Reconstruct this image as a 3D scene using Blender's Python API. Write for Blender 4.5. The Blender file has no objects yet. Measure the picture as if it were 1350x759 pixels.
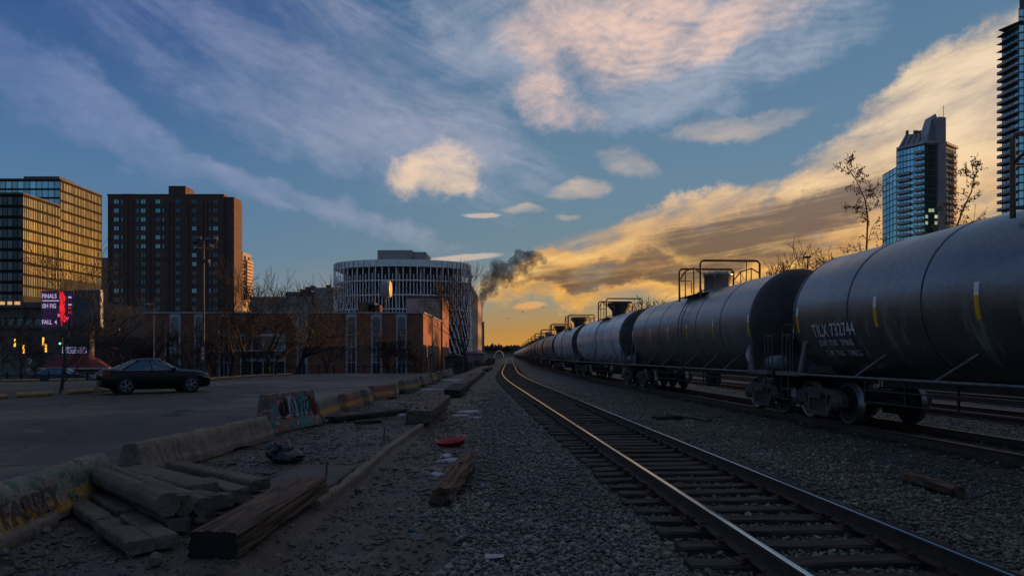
import bpy, bmesh, math, random
from mathutils import Vector, Matrix, noise
R = math.radians
C = bpy.context.scene.collection
SC = bpy.context.scene
F = 900.0; CX = 675.0; HY = 468.0; CAMZ = 1.65

def srgb(r, g, b):
    f = lambda c: c/12.92 if c <= 0.04045 else ((c+0.055)/1.055)**2.4
    return (f(r/255), f(g/255), f(b/255))

# ---------------------------------------------------------------- camera
cam_d = bpy.data.cameras.new('camera'); cam = bpy.data.objects.new('camera', cam_d); C.objects.link(cam)
cam.location = (0, 0, CAMZ); cam.rotation_euler = (R(90), 0, 0)
cam_d.sensor_width = 36; cam_d.lens = 24.0; cam_d.shift_y = 88.5/1350
cam_d.clip_start = 0.05; cam_d.clip_end = 12000
SC.camera = cam
SC.view_settings.view_transform = 'Standard'; SC.view_settings.look = 'None'
SC.view_settings.exposure = 0.25; SC.view_settings.gamma = 1.0
SC.render.engine = 'CYCLES'
SC.cycles.max_bounces = 6; SC.cycles.diffuse_bounces = 2; SC.cycles.glossy_bounces = 3
SC.cycles.volume_bounces = 1; SC.cycles.transparent_max_bounces = 8
SC.cycles.use_denoising = True

# ---------------------------------------------------------------- sun
SUN_AZ, SUN_EL = 62.0, 3.4          # degrees right of the view, degrees above the horizon
sd = bpy.data.lights.new('sun', 'SUN'); sun = bpy.data.objects.new('sun', sd); C.objects.link(sun)
sd.energy = 4.8; sd.angle = R(0.55); sd.color = (1.0, 0.50, 0.19)
sdir = Vector((math.sin(R(SUN_AZ))*math.cos(R(SUN_EL)), math.cos(R(SUN_AZ))*math.cos(R(SUN_EL)), math.sin(R(SUN_EL))))
sun.rotation_euler = (-sdir).to_track_quat('-Z', 'Y').to_euler()
sun.location = (60, 40, 60)

# ---------------------------------------------------------------- node helpers
class E:
    """a float socket with operators"""
    nt = None
    def __init__(s, v): s.v = v
    @staticmethod
    def op(kind, *a):
        n = E.nt.nodes.new('ShaderNodeMath'); n.operation = kind
        for i, x in enumerate(a):
            if isinstance(x, E): E.nt.links.new(x.v, n.inputs[i])
            else: n.inputs[i].default_value = x
        return E(n.outputs[0])
    def __add__(s, o): return E.op('ADD', s, o)
    __radd__ = __add__
    def __sub__(s, o): return E.op('SUBTRACT', s, o)
    def __rsub__(s, o): return E.op('SUBTRACT', o, s)
    def __mul__(s, o): return E.op('MULTIPLY', s, o)
    __rmul__ = __mul__
    def __truediv__(s, o): return E.op('DIVIDE', s, o)
    def clamp(s, a=0.0, b=1.0): return E.op('MINIMUM', E.op('MAXIMUM', s, a), b)
    def pow(s, p): return E.op('POWER', s, p)
    def smooth(s, a, b):
        n = E.nt.nodes.new('ShaderNodeMapRange'); n.interpolation_type = 'SMOOTHSTEP'
        E.nt.links.new(s.v, n.inputs[0])
        n.inputs[1].default_value = a; n.inputs[2].default_value = b
        n.inputs[3].default_value = 0; n.inputs[4].default_value = 1
        if a > b:
            n.inputs[1].default_value = b; n.inputs[2].default_value = a
            n.inputs[3].default_value = 1; n.inputs[4].default_value = 0
        return E(n.outputs[0])
    def lin(s, a, b, c=0.0, d=1.0):
        n = E.nt.nodes.new('ShaderNodeMapRange'); n.clamp = True
        E.nt.links.new(s.v, n.inputs[0])
        n.inputs[1].default_value = a; n.inputs[2].default_value = b
        n.inputs[3].default_value = c; n.inputs[4].default_value = d
        return E(n.outputs[0])
def emax(a, b): return E.op('MAXIMUM', a, b)
def xyz(x, y, z):
    n = E.nt.nodes.new('ShaderNodeCombineXYZ')
    for i, q in enumerate((x, y, z)):
        if isinstance(q, E): E.nt.links.new(q.v, n.inputs[i])
        else: n.inputs[i].default_value = q
    return n.outputs[0]
def fbm(vec, scale=1.0, detail=5, rough=0.55, dist=0.0, w=0.0):
    n = E.nt.nodes.new('ShaderNodeTexNoise'); n.noise_dimensions = '4D'
    E.nt.links.new(vec, n.inputs['Vector']); n.inputs['W'].default_value = w
    n.inputs['Scale'].default_value = scale; n.inputs['Detail'].default_value = detail
    n.inputs['Roughness'].default_value = rough; n.inputs['Distortion'].default_value = dist
    return E(n.outputs[0])
def mixc(fac, a, b, mode='MIX'):
    n = E.nt.nodes.new('ShaderNodeMix'); n.data_type = 'RGBA'; n.blend_type = mode; n.clamp_factor = True
    if isinstance(fac, E): E.nt.links.new(fac.v, n.inputs[0])
    else: n.inputs[0].default_value = fac
    for i, c in ((6, a), (7, b)):
        if isinstance(c, tuple): n.inputs[i].default_value = (*c[:3], 1)
        else: E.nt.links.new(c, n.inputs[i])
    return n.outputs[2]
def ramp(fac, stops):
    n = E.nt.nodes.new('ShaderNodeValToRGB'); r = n.color_ramp
    while len(r.elements) < len(stops): r.elements.new(0.5)
    for e, (p, c) in zip(r.elements, stops): e.position = p; e.color = (*c[:3], 1)
    E.nt.links.new(fac.v, n.inputs[0])
    return n.outputs[0]

# ---------------------------------------------------------------- sky
def build_world():
    w = bpy.data.worlds.new('World'); SC.world = w; w.use_nodes = True
    nt = w.node_tree; nt.nodes.clear(); E.nt = nt
    STR = 0.1
    tc = nt.nodes.new('ShaderNodeTexCoord')
    sep = nt.nodes.new('ShaderNodeSeparateXYZ'); nt.links.new(tc.outputs['Generated'], sep.inputs[0])
    dx, dy, dz = (E(sep.outputs[i]) for i in range(3))
    az = E.op('ARCTAN2', dx, dy)*(180/math.pi)
    el = E.op('ARCSINE', dz.clamp(-1, 1))*(180/math.pi)
    # Nishita base for this low sun
    sky = nt.nodes.new('ShaderNodeTexSky'); sky.sky_type = 'NISHITA'; sky.sun_disc = False
    sky.sun_elevation = R(SUN_EL); sky.sun_rotation = R(SUN_AZ); sky.altitude = 1000
    sky.air_density = 1.0; sky.dust_density = 1.2; sky.ozone_density = 2.0
    # the evening gradient: gold at the sunset horizon, blue above, deeper away from the sun
    away = E.op('ABSOLUTE', E.op('WRAP', az - 22.0, 180.0, -180.0))      # degrees from the glow
    warm = away.smooth(110, 0)
    k = 1/STR
    S = lambda r, g, b: tuple(c*k for c in srgb(r, g, b))
    t = (el/45.0).clamp()
    cool = ramp(t, [(0.0, S(112, 122, 132)), (0.10, S(96, 124, 146)), (0.30, S(76, 112, 150)), (0.55, S(46, 78, 134)), (1.0, S(38, 66, 112))])
    hot = ramp(t, [(0.0, S(206, 138, 38)), (0.045, S(178, 128, 58)), (0.10, S(146, 136, 110)), (0.18, S(108, 128, 138)), (0.34, S(94, 124, 148)), (0.65, S(74, 110, 144)), (1.0, S(50, 82, 122))])
    hotmask = emax(away.smooth(56, 16), 0.0)
    base = mixc(hotmask, cool, hot)
    base = mixc(0.14, base, sky.outputs[0])
    # ---- clouds: fibrous noise gathered where the banks stand
    cp = xyz(dx/(dz+0.16), dy/(dz+0.16), 0.0)
    big = fbm(cp, 1.3, 6, 0.58, 0.6, 3.0)
    dirv = xyz(az*0.05, el*0.05, 0.0)
    nrm = lambda n: (n-0.5)*5.0
    def fibre(deg, along, across, w, dist=0.7, detail=8, rough=0.62):
        c, s = math.cos(R(deg)), math.sin(R(deg))
        return fbm(xyz((az*c+el*s)*along, (el*c-az*s)*across, 0.0), 1.0, detail, rough, dist, w)
    f_up = fibre(24, 0.060, 0.24, 11.0)        # rising to the right
    f_dn = fibre(-24, 0.045, 0.22, 17.0)       # falling to the right
    f_lv = fibre(4, 0.07, 0.34, 21.0)          # nearly level
    puff = fbm(xyz(az*0.17, el*0.30, 0.0), 1.0, 8, 0.62, 0.7, 4.0)
    fine = fbm(xyz(az*0.55, el*1.1, 0.0), 1.0, 6, 0.65, 0.5, 6.0)
    def ripple(deg, freq, w):
        c, s = math.cos(R(deg)), math.sin(R(deg))
        n = fbm(xyz(az*0.12, el*0.2, 0.0), 1.0, 4, 0.55, 0.0, w)
        ph = (el*c-az*s)*freq + n*9.0
        return E.op('SINE', ph*6.2832)
    rip1 = ripple(10, 1.25, 31.0); rip2 = ripple(-4, 1.5, 33.0)
    ripm = fbm(xyz(az*0.09, el*0.13, 0.0), 1.0, 3, 0.5, 0.0, 41.0).smooth(0.42, 0.60)
    wob = fbm(dirv, 2.4, 7, 0.62, 0.0, 5.0) - 0.5
    wob2 = fbm(dirv, 2.4, 7, 0.62, 0.0, 9.0) - 0.5
    azw = az + wob*13.0; elw = el + wob2*7.0
    def P(px, py):
        a = math.atan((px-CX)/F); return math.degrees(a), math.degrees(math.atan((HY-py)/F*math.cos(a)))
    def blob(px, py, rx, ry, rot=0.0, calm=1.0):
        """soft hill of cloud cover: centre and radii given as sizes on the photo, turned into degrees"""
        a0, e0 = P(px, py)
        ca = math.cos(R(a0)); sx = rx/15.7*ca*ca; sy = ry/15.7*ca
        u = (az + wob*(13.0*calm)) - a0; v = (el + wob2*(7.0*calm)) - e0
        c, s = math.cos(R(rot)), math.sin(R(rot))
        p = (u*c + v*s)/sx; q = (v*c - u*s)/sy
        return (p*p + q*q).smooth(2.6, 0.0)
    def union(*b):
        m = b[0]
        for x in b[1:]: m = emax(m, x)
        return m
    # 1  the lit bank on the right, rising to the right edge
    bank = union(blob(1010, 340, 330, 58, 3), blob(1130, 255, 210, 70, 31), blob(1330, 150, 190, 95, 33), blob(800, 366, 150, 32, 8),
                 blob(900, 305, 130, 36, 24), blob(1560, 270, 280, 120, 16), blob(1250, 330, 160, 50, 5), blob(1225, 130, 130, 42, 30), blob(735, 360, 60, 22, 14))
    bankd = (bank*1.50 + nrm(f_up)*0.30 + nrm(puff)*0.34 + nrm(fine)*0.10 + nrm(f_lv)*0.10 - 0.56).smooth(0.0, 0.95)
    # 2  the pale cloud at the top centre
    top = union(blob(800, 15, 170, 60, -8), blob(728, 130, 62, 30, -22), blob(930, 70, 200, 60, 10), blob(650, 50, 120, 60, -25), blob(1010, 15, 150, 50, 12), blob(870, 130, 120, 40, 4))
    topd = (top*1.30 + nrm(f_up)*0.22 + nrm(puff)*0.28 + nrm(fine)*0.10 + nrm(f_dn)*0.14 + rip2*blob(950, 60, 150, 60, 0)*0.075 - 0.48).smooth(0.0, 1.35)
    # 3  lavender veils on the left
    veil = union(blob(380, 115, 330, 80, -19), blob(120, 150, 230, 40, -30), blob(330, 252, 260, 24, -14), blob(600, 170, 150, 55, -20), blob(190, 40, 190, 46, -32), blob(480, 60, 200, 60, -24))
    veild = (veil*1.15 + nrm(f_dn)*0.38 + nrm(fine)*0.08 + nrm(puff)*0.16 + rip2*ripm*0.02 - 0.56).smooth(0.0, 1.25)*0.92
    # 4  single small clouds
    small = blob(566, 230, 46, 30, 14)
    faint = union(blob(758, 250, 46, 13, 5, .6), blob(832, 217, 46, 17, -18, .6), blob(750, 287, 22, 5, -8, .4), blob(985, 166, 95, 14, 6, .6), blob(690, 275, 30, 6, 0, .4))
    thin = union(blob(634, 284, 22, 3.2, 2, .15), blob(612, 340, 46, 4.0, 4, .15), blob(702, 404, 20, 4.5, 3, .15))
    smalld = (small*1.45 + nrm(f_lv)*0.22 + nrm(puff)*0.30 + nrm(f_up)*0.15 + nrm(fine)*0.13 - 0.50).smooth(0.0, 1.5)
    faintd = (faint*1.35 + nrm(f_lv)*0.42 + nrm(puff)*0.24 + nrm(f_up)*0.2 + nrm(fine)*0.10 - 0.55).smooth(0.0, 1.45)
    thind = (thin*1.3 + nrm(fine)*0.10 - 0.30).smooth(0.0, 1.0)
    # 5  thin unseen cloud elsewhere, shaped for neutral, brighter ambient light
    rest = emax(E.op('ABSOLUTE', az).smooth(48, 75), el.smooth(32, 46))
    restd = ((big-0.40)*3.6*rest).smooth(0.0, 1.0)*0.80
    # colours
    low = el.smooth(18, 5)
    lit = mixc(low, S(208, 186, 158), S(226, 158, 62))
    lit = mixc((f_up*0.5+puff*0.5).smooth(0.40, 0.66)*0.75, lit, mixc(low, S(236, 212, 178), S(250, 206, 124)))
    shade = mixc(low, S(158, 144, 138), S(146, 112, 76))
    dark = union(blob(1010, 312, 150, 36, 8), blob(880, 362, 190, 16, 3), blob(780, 378, 80, 8, 3), blob(1085, 285, 120, 30, 14), blob(1000, 290, 60, 24, 10))
    f_st = fibre(6, 0.05, 0.75, 27.0, 0.9)     # long thin level streaks
    dark = (dark*1.15 + nrm(f_lv)*0.40 + nrm(f_st)*0.45 + nrm(f_up)*0.20 + nrm(fine)*0.10 - 0.32).smooth(0.0, 1.0)
    streak = (f_up*0.55+f_lv*0.45).smooth(0.58, 0.38)
    bankc = mixc(streak*0.75, lit, shade)
    bankc = mixc(dark*0.90, bankc, mixc(low, S(106, 92, 92), S(84, 67, 57)))
    topc = mixc((union(blob(800, 30, 130, 56, 0), blob(728, 136, 52, 26, -15), blob(960, 40, 120, 30, 14))*1.2 + nrm(puff)*0.3 + nrm(f_up)*0.2 - 0.40).clamp(), S(150, 158, 174), S(226, 192, 174))
    topc = mixc(fine.smooth(0.45, 0.30)*0.25 + f_up.smooth(0.50, 0.36)*0.35, topc, S(128, 140, 162))
    veilc = mixc(az.lin(-37, 0), S(104, 122, 164), S(168, 168, 182))
    smallc = mixc((small*1.2 + nrm(puff)*0.25 - 0.25).clamp(), S(160, 160, 172), S(240, 206, 172))
    smallc = mixc(low, smallc, S(226, 190, 140))
    col = mixc(restd, base, mixc(warm, S(122, 130, 136), S(204, 184, 152)))
    col = mixc(veild, col, veilc)
    col = mixc(topd*0.97, col, topc)
    col = mixc(bankd*0.96, col, bankc)
    col = mixc(smalld*0.92, col, smallc)
    col = mixc(faintd*0.72, col, mixc(low, S(196, 176, 164), S(220, 190, 150)))
    col = mixc(thind*0.85, col, mixc(el.smooth(7, 3), S(190, 172, 160), S(220, 150, 62)))
    bg = nt.nodes.new('ShaderNodeBackground'); bg.inputs[1].default_value = STR
    nt.links.new(col, bg.inputs[0])
    out = nt.nodes.new('ShaderNodeOutputWorld'); nt.links.new(bg.outputs[0], out.inputs[0])
    w.cycles.sampling_method = 'MANUAL'; w.cycles.sample_map_resolution = 512
build_world()
# ---------------------------------------------------------------- materials
MATS = {}
def new_mat(name):
    m = bpy.data.materials.new(name); m.use_nodes = True
    nt = m.node_tree; E.nt = nt
    b = nt.nodes['Principled BSDF']
    return m, nt, b
def coords(rand=True, kind='Object'):
    nt = E.nt
    tc = nt.nodes.new('ShaderNodeTexCoord')
    if not rand: return tc.outputs[kind]
    oi = nt.nodes.new('ShaderNodeObjectInfo')
    a = nt.nodes.new('ShaderNodeVectorMath'); a.operation = 'MULTIPLY_ADD'
    cmb = xyz(E(oi.outputs['Random'])*37.0, E(oi.outputs['Random'])*19.0, E(oi.outputs['Random'])*11.0)
    a.inputs[1].default_value = (1, 1, 1)
    nt.links.new(tc.outputs[kind], a.inputs[0]); nt.links.new(cmb, a.inputs[2])
    return a.outputs[0]
def vscale(vec, x, y, z):
    n = E.nt.nodes.new('ShaderNodeVectorMath'); n.operation = 'MULTIPLY'
    E.nt.links.new(vec, n.inputs[0]); n.inputs[1].default_value = (x, y, z)
    return n.outputs[0]
def bump(b, h, strength=0.3, dist=0.02):
    n = E.nt.nodes.new('ShaderNodeBump'); n.inputs['Strength'].default_value = strength; n.inputs['Distance'].default_value = dist
    E.nt.links.new(h.v, n.inputs['Height']); E.nt.links.new(n.outputs[0], b.inputs['Normal'])
    return n
def pm(name, col, rough=0.7, metal=0.0, var=0.3, scale=3.0, bmp=0.2, bscale=40.0, col2=None, spec=0.5, bdist=0.01, rvar=0.12, stretch=(1, 1, 1), spots=None):
    """painted / mineral / timber surface: two-scale colour variation, fine relief, uneven gloss"""
    if name in MATS: return MATS[name]
    m, nt, b = new_mat(name)
    v = vscale(coords(), *stretch)
    n1 = fbm(v, scale, 5, 0.6); n2 = fbm(v, scale*6.3, 4, 0.65)
    mixn = (n1*0.65 + n2*0.35).smooth(0.33, 0.67)
    lo = tuple(c*(1-var) for c in col); hi = tuple(min(1, c*(1+var)) for c in col)
    if col2 is not None: lo = col2
    c = mixc(mixn, lo, hi)
    if spots is not None:
        s = fbm(v, spots[1], 4, 0.6).smooth(spots[2], spots[2]+0.08)
        c = mixc(s, c, spots[0])
    nt.links.new(c, b.inputs['Base Color'])
    nt.links.new((n2*rvar*2 + (rough-rvar)).clamp(0.02, 1).v, b.inputs['Roughness'])
    b.inputs['Metallic'].default_value = metal
    b.inputs['Specular IOR Level'].default_value = spec
    if bmp > 0: bump(b, fbm(v, bscale, 3, 0.6), bmp, bdist)
    MATS[name] = m
    return m
def emit_mat(name, col, strength):
    if name in MATS: return MATS[name]
    m, nt, b = new_mat(name)
    b.inputs['Base Color'].default_value = (*[c*0.5 for c in col], 1)
    b.inputs['Emission Color'].default_value = (*col, 1); b.inputs['Emission Strength'].default_value = strength
    MATS[name] = m; return m

# ---------------------------------------------------------------- mesh builder
class MB:
    def __init__(s): s.v = []; s.f = []; s.mi = []; s.sm = []
    def add(s, verts, faces, mi=0, smooth=False, M=None):
        o = len(s.v)
        s.v += [tuple(M @ Vector(p)) for p in verts] if M is not None else [tuple(p) for p in verts]
        s.f += [tuple(i+o for i in f) for f in faces]; s.mi += [mi]*len(faces); s.sm += [smooth]*len(faces)
        return s
    def box(s, x, y, z, sx, sy, sz, mi=0, M=None, ch=0.0):
        """box by its centre and sizes; ch chamfers the four upright-profile edges"""
        hx, hy, hz = sx/2, sy/2, sz/2
        if ch <= 0:
            v = [(x+a*hx, y+b*hy, z+c*hz) for c in (-1, 1) for b in (-1, 1) for a in (-1, 1)]
            f = [(0, 2, 3, 1), (4, 5, 7, 6), (0, 1, 5, 4), (2, 6, 7, 3), (0, 4, 6, 2), (1, 3, 7, 5)]
            return s.add(v, f, mi, M=M)
        pr = [(-hx+ch, -hz), (hx-ch, -hz), (hx, -hz+ch), (hx, hz-ch), (hx-ch, hz), (-hx+ch, hz), (-hx, hz-ch), (-hx, -hz+ch)]
        return s.loft([[(x+a, y+t, z+b) for a, b in pr] for t in (-hy, hy)], mi, M=M)
    def loft(s, rings, mi=0, smooth=False, M=None, caps=True, closed=True):
        n = len(rings[0]); v = [p for r in rings for p in r]; f = []
        for i in range(len(rings)-1):
            for j in range(n if closed else n-1):
                k = (j+1) % n
                f.append((i*n+j, i*n+k, (i+1)*n+k, (i+1)*n+j))
        s.add(v, f, mi, smooth, M)
        if caps:
            s.add(rings[0], [tuple(range(n))[::-1]], mi, False, M); s.add(rings[-1], [tuple(range(n))], mi, False, M)
        return s
    def tube(s, pts, r, n=6, mi=0, M=None, caps=True, r2=None, smooth=True):
        pts = [Vector(p) for p in pts]; rings = []
        for i, p in enumerate(pts):
            d = (pts[min(i+1, len(pts)-1)] - pts[max(i-1, 0)]).normalized()
            up = Vector((0, 0, 1)) if abs(d.z) < 0.9 else Vector((0, 1, 0))
            a = d.cross(up).normalized(); b = a.cross(d)
            t = i/max(1, len(pts)-1); rr = r if r2 is None else r+(r2-r)*t
            rings.append([p + a*rr*math.cos(2*math.pi*k/n) + b*rr*math.sin(2*math.pi*k/n) for k in range(n)])
        return s.loft(rings, mi, smooth, M, caps)
    def bar(s, p0, p1, w, h, mi=0, M=None):
        p0 = Vector(p0); p1 = Vector(p1); d = (p1-p0).normalized()
        up = Vector((0, 0, 1)) if abs(d.z) < 0.95 else Vector((0, 1, 0))
        a = d.cross(up).normalized()*w/2; b = a.cross(d).normalized()*h/2
        return s.loft([[q-a-b, q+a-b, q+a+b, q-a+b] for q in (p0, p1)], mi, M=M)
    def lathe(s, prof, n=24, mi=0, axis='Z', M=None, smooth=True, a0=0.0, a1=2*math.pi):
        """prof: list of (radius, height); spun round the axis"""
        full = abs(a1-a0-2*math.pi) < 1e-6
        steps = n if full else n+1; rings = []
        for r, h in prof:
            ring = []
            for k in range(steps):
                a = a0+(a1-a0)*k/n; c, q = r*math.cos(a), r*math.sin(a)
                ring.append((c, q, h) if axis == 'Z' else ((h, c, q) if axis == 'X' else (q, h, c)))
            rings.append(ring)
        return s.loft(rings, mi, smooth, M, caps=False, closed=full)
    def prism(s, poly, axis, a, b, mi=0, M=None):
        """poly of 2D points pushed from a to b along the axis ('X','Y','Z')"""
        def P(u, v, t): return (t, u, v) if axis == 'X' else ((u, t, v) if axis == 'Y' else (u, v, t))
        return s.loft([[P(u, v, t) for u, v in poly] for t in (a, b)], mi, M=M)
    def build(s, name, mats, parent=None, loc=None, rot=None):
        me = bpy.data.meshes.new(name); me.from_pydata(s.v, [], s.f)
        mats = mats if isinstance(mats, (list, tuple)) else [mats]
        for m in mats: me.materials.append(m)
        me.polygons.foreach_set('material_index', s.mi); me.polygons.foreach_set('use_smooth', s.sm)
        bm = bmesh.new(); bm.from_mesh(me); bmesh.ops.recalc_face_normals(bm, faces=bm.faces); bm.to_mesh(me); bm.free()
        me.update()
        return link(name, me, parent, loc, rot)
def link(name, me, parent=None, loc=None, rot=None):
    o = bpy.data.objects.new(name, me); C.objects.link(o)
    if parent is not None: o.parent = parent
    if loc is not None: o.location = loc
    if rot is not None: o.rotation_euler = rot
    return o
def tag(o, label=None, cat=None, group=None, kind=None):
    if label: o['label'] = label
    if cat: o['category'] = cat
    if group: o['group'] = group
    if kind: o['kind'] = kind
    return o
def thing(name, label, cat, loc=(0, 0, 0), rz=0.0, group=None):
    o = bpy.data.objects.new(name, None); C.objects.link(o); o.location = loc; o.rotation_euler = (0, 0, rz)
    o.empty_display_size = 0.2
    return tag(o, label, cat, group)
KIDS = {}
def copy_tree(o, parent=None):
    c = o.copy(); C.objects.link(c)
    if parent is not None: c.parent = parent
    for ch in o.children: copy_tree(ch, c)
    return c
def at(px, py, z=0.0):
    """the point of the plane at height z that the photo shows at a pixel"""
    Y = (CAMZ-z)*F/(py-HY); return Vector(((px-CX)/F*Y, Y, z))
def shade_auto(o, ang=40):
    me = o.data
    me.polygons.foreach_set('use_smooth', [True]*len(me.polygons)); me.set_sharp_from_angle(angle=R(ang))
def nz(x, y, z=0.0, s=1.0): return noise.noise((x*s, y*s, z*s))
# ---------------------------------------------------------------- track lines
RAILZ = 0.05
def XL(y):
    """left rail of the near track"""
    if y < 35: return 2.5-0.065*y
    if y < 70: d = y-35; return 0.225-0.065*d+0.061*d*d/70
    return -0.98-0.004*(y-70)
def off2(y):
    if y < 35: return 6.45
    if y < 110: return 6.45-1.25*(y-35)/75
    return 5.2
G = 1.505
TRK = [lambda y: XL(y)+G/2, lambda y: XL(y)+off2(y)+G/2, lambda y: XL(y)+off2(y)+5.25+G/2, lambda y: XL(y)+off2(y)+10.4+G/2]
def heading(fn, y, h=0.5): return math.atan2(fn(y+h)-fn(y-h), 2*h)

# ---------------------------------------------------------------- ground height
def sst(a, b, x):
    t = max(0.0, min(1.0, (x-a)/(b-a))); return t*t*(3-2*t)
def edge_x(y): return -2.2 + 0.02*math.sin(y*0.7)           # the concrete kerb between dirt and ballast
def ground_h(x, y):
    h = -0.15
    if x < -2.12:                                           # dirt apron behind the kerb
        a = sst(-2.12, -2.26, x) * (1-sst(24, 30, y))
        h += 0.13*a
    h -= 1.6*max(sst(-20.5, -25, x), sst(63, 70, y)*sst(-4.5, -9, x))
    n = 0.035*nz(x, y, 3, 0.55) + 0.018*nz(x, y, 7, 1.7) + 0.010*nz(x, y, 1, 4.2)
    wt = 1.0 if -5.2 < x < 0.6 else 0.55
    h += n*wt
    if x > TRK[0](y)-2.6 and y < 300:                       # ballast shoulders sink between the tracks
        d = min(abs(x-t(y)) for t in TRK)
        h -= 0.07*sst(1.5, 2.5, d)*(1 if x > TRK[0](y) else 0)
        d0 = abs(x-TRK[0](y)); h -= 0.055*sst(1.62, 1.30, d0)
    if x > 20: h += 4.0*sst(23.5, 31, x)*(1-sst(500, 900, y))                      # embankment beyond the last track, raised to block the low sun
    r = math.hypot(x, y)
    return h
def axis_pts(lo, hi, fine_lo, fine_hi, step, grow):
    p = []; q = fine_lo
    while q < fine_hi: p.append(q); q += step
    d = step
    while q < hi: p.append(q); d *= grow; q += d
    p.append(hi); q = fine_lo; d = step
    while True:
        d *= grow; q -= d
        if q <= lo: break
        p.append(q)
    p.append(lo)
    return sorted(p)
def gravel_mix(nt, b, v, sizes, cols, dirt=None, strength=0.8):
    """stones as cells: every cell its own tone, dark joints, relief from the cell distance"""
    vo = nt.nodes.new('ShaderNodeTexVoronoi'); vo.inputs['Scale'].default_value = sizes
    vo.inputs['Randomness'].default_value = 1.0; nt.links.new(v, vo.inputs['Vector'])
    ve = nt.nodes.new('ShaderNodeTexVoronoi'); ve.feature = 'DISTANCE_TO_EDGE'; ve.inputs['Scale'].default_value = sizes
    nt.links.new(v, ve.inputs['Vector'])
    sp = nt.nodes.new('ShaderNodeSeparateColor'); nt.links.new(vo.outputs['Color'], sp.inputs[0])
    tone = E(sp.outputs[0]); edge = E(ve.outputs['Distance']).smooth(0.0, 0.16)
    c = ramp(tone, cols)
    return c, tone, edge
def ground_material():
    m, nt, b = new_mat('ground_soil_and_ballast')
    geo = nt.nodes.new('ShaderNodeNewGeometry'); pos = geo.outputs['Position']
    s = nt.nodes.new('ShaderNodeSeparateXYZ'); nt.links.new(pos, s.inputs[0])
    X, Y = E(s.outputs[0]), E(s.outputs[1])
    K = lambda *c: tuple(x for x in c)
    c, tone, edge = gravel_mix(nt, b, pos, 19.0, [(0, (0.0224, 0.0232, 0.0218)), (.45, (0.0544, 0.0551, 0.0509)), (.8, (0.0992, 0.0972, 0.0861)), (1, (0.1920, 0.1740, 0.1455))])
    c2, tone2, edge2 = gravel_mix(nt, b, pos, 46.0, [(0, (0.0384, 0.0325, 0.0252)), (.6, (0.0704, 0.0603, 0.0485)), (1, (0.1408, 0.1218, 0.0970))])
    big = fbm(pos, 0.55, 5, 0.6); mid = fbm(pos, 3.2, 5, 0.65); fine = fbm(pos, 22.0, 4, 0.65)
    dirt = mixc((mid*0.6+big*0.4).smooth(0.35, 0.65), (0.0282, 0.0220, 0.0165), (0.1472, 0.1206, 0.0912))
    dirt = mixc((big-0.03).smooth(0.5, 0.62), dirt, (0.0768, 0.0441, 0.0233))          # brown rotted leaves and bark
    dirt = mixc(fbm(pos, 1.1, 5, .65, .5, 6.0).smooth(.56, .64)*.7, dirt, (0.1920, 0.1624, 0.1310))
    dirt = mixc((tone2-0.62).smooth(0.0, 0.1)*0.5, dirt, c2)
    # ballast lies right of a ragged line, dirt left of it
    line = X + (big-0.5)*2.4 + (mid-0.5)*0.8 + Y*0.028
    isb = line.smooth(-0.75, 0.1)
    thin = isb*(0.55+edge*0.45)
    col = mixc(isb, dirt, c)
    # oily dark strip between and along the rails, rusty dust
    col = mixc((big*0.6+mid*0.4).smooth(0.52, 0.66)*0.35, col, K(.036, .026, .020))
    nt.links.new(col, b.inputs['Base Color']); b.inputs['Roughness'].default_value = 0.62
    b.inputs['Specular IOR Level'].default_value = 0.5
    h = mixc(isb, xyz(fine*0.6+mid*0.6+tone2*edge2*0.25, 0.0, 0.0), xyz(edge*0.8+tone*0.5, 0.0, 0.0))
    sp = nt.nodes.new('ShaderNodeSeparateColor'); nt.links.new(h, sp.inputs[0])
    bump(b, E(sp.outputs[0]), 1.0, 0.05)
    return m
GROUND_M = ground_material()
def build_ground():
    xs = axis_pts(-4000, 4000, -7.0, 12.0, 0.16, 1.16); ys = axis_pts(-300, 6000, 3.0, 26.0, 0.16, 1.13)
    v = []; nx = len(xs)
    for y in ys:
        for x in xs:
            v.append((x, y, ground_h(x, y)))
    f = [(j*nx+i, j*nx+i+1, (j+1)*nx+i+1, (j+1)*nx+i) for j in range(len(ys)-1) for i in range(nx-1)]
    mb = MB(); mb.add(v, f, 0, True)
    o = mb.build('ground', GROUND_M); tag(o, kind='structure')
    return o
ground = build_ground()

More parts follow.
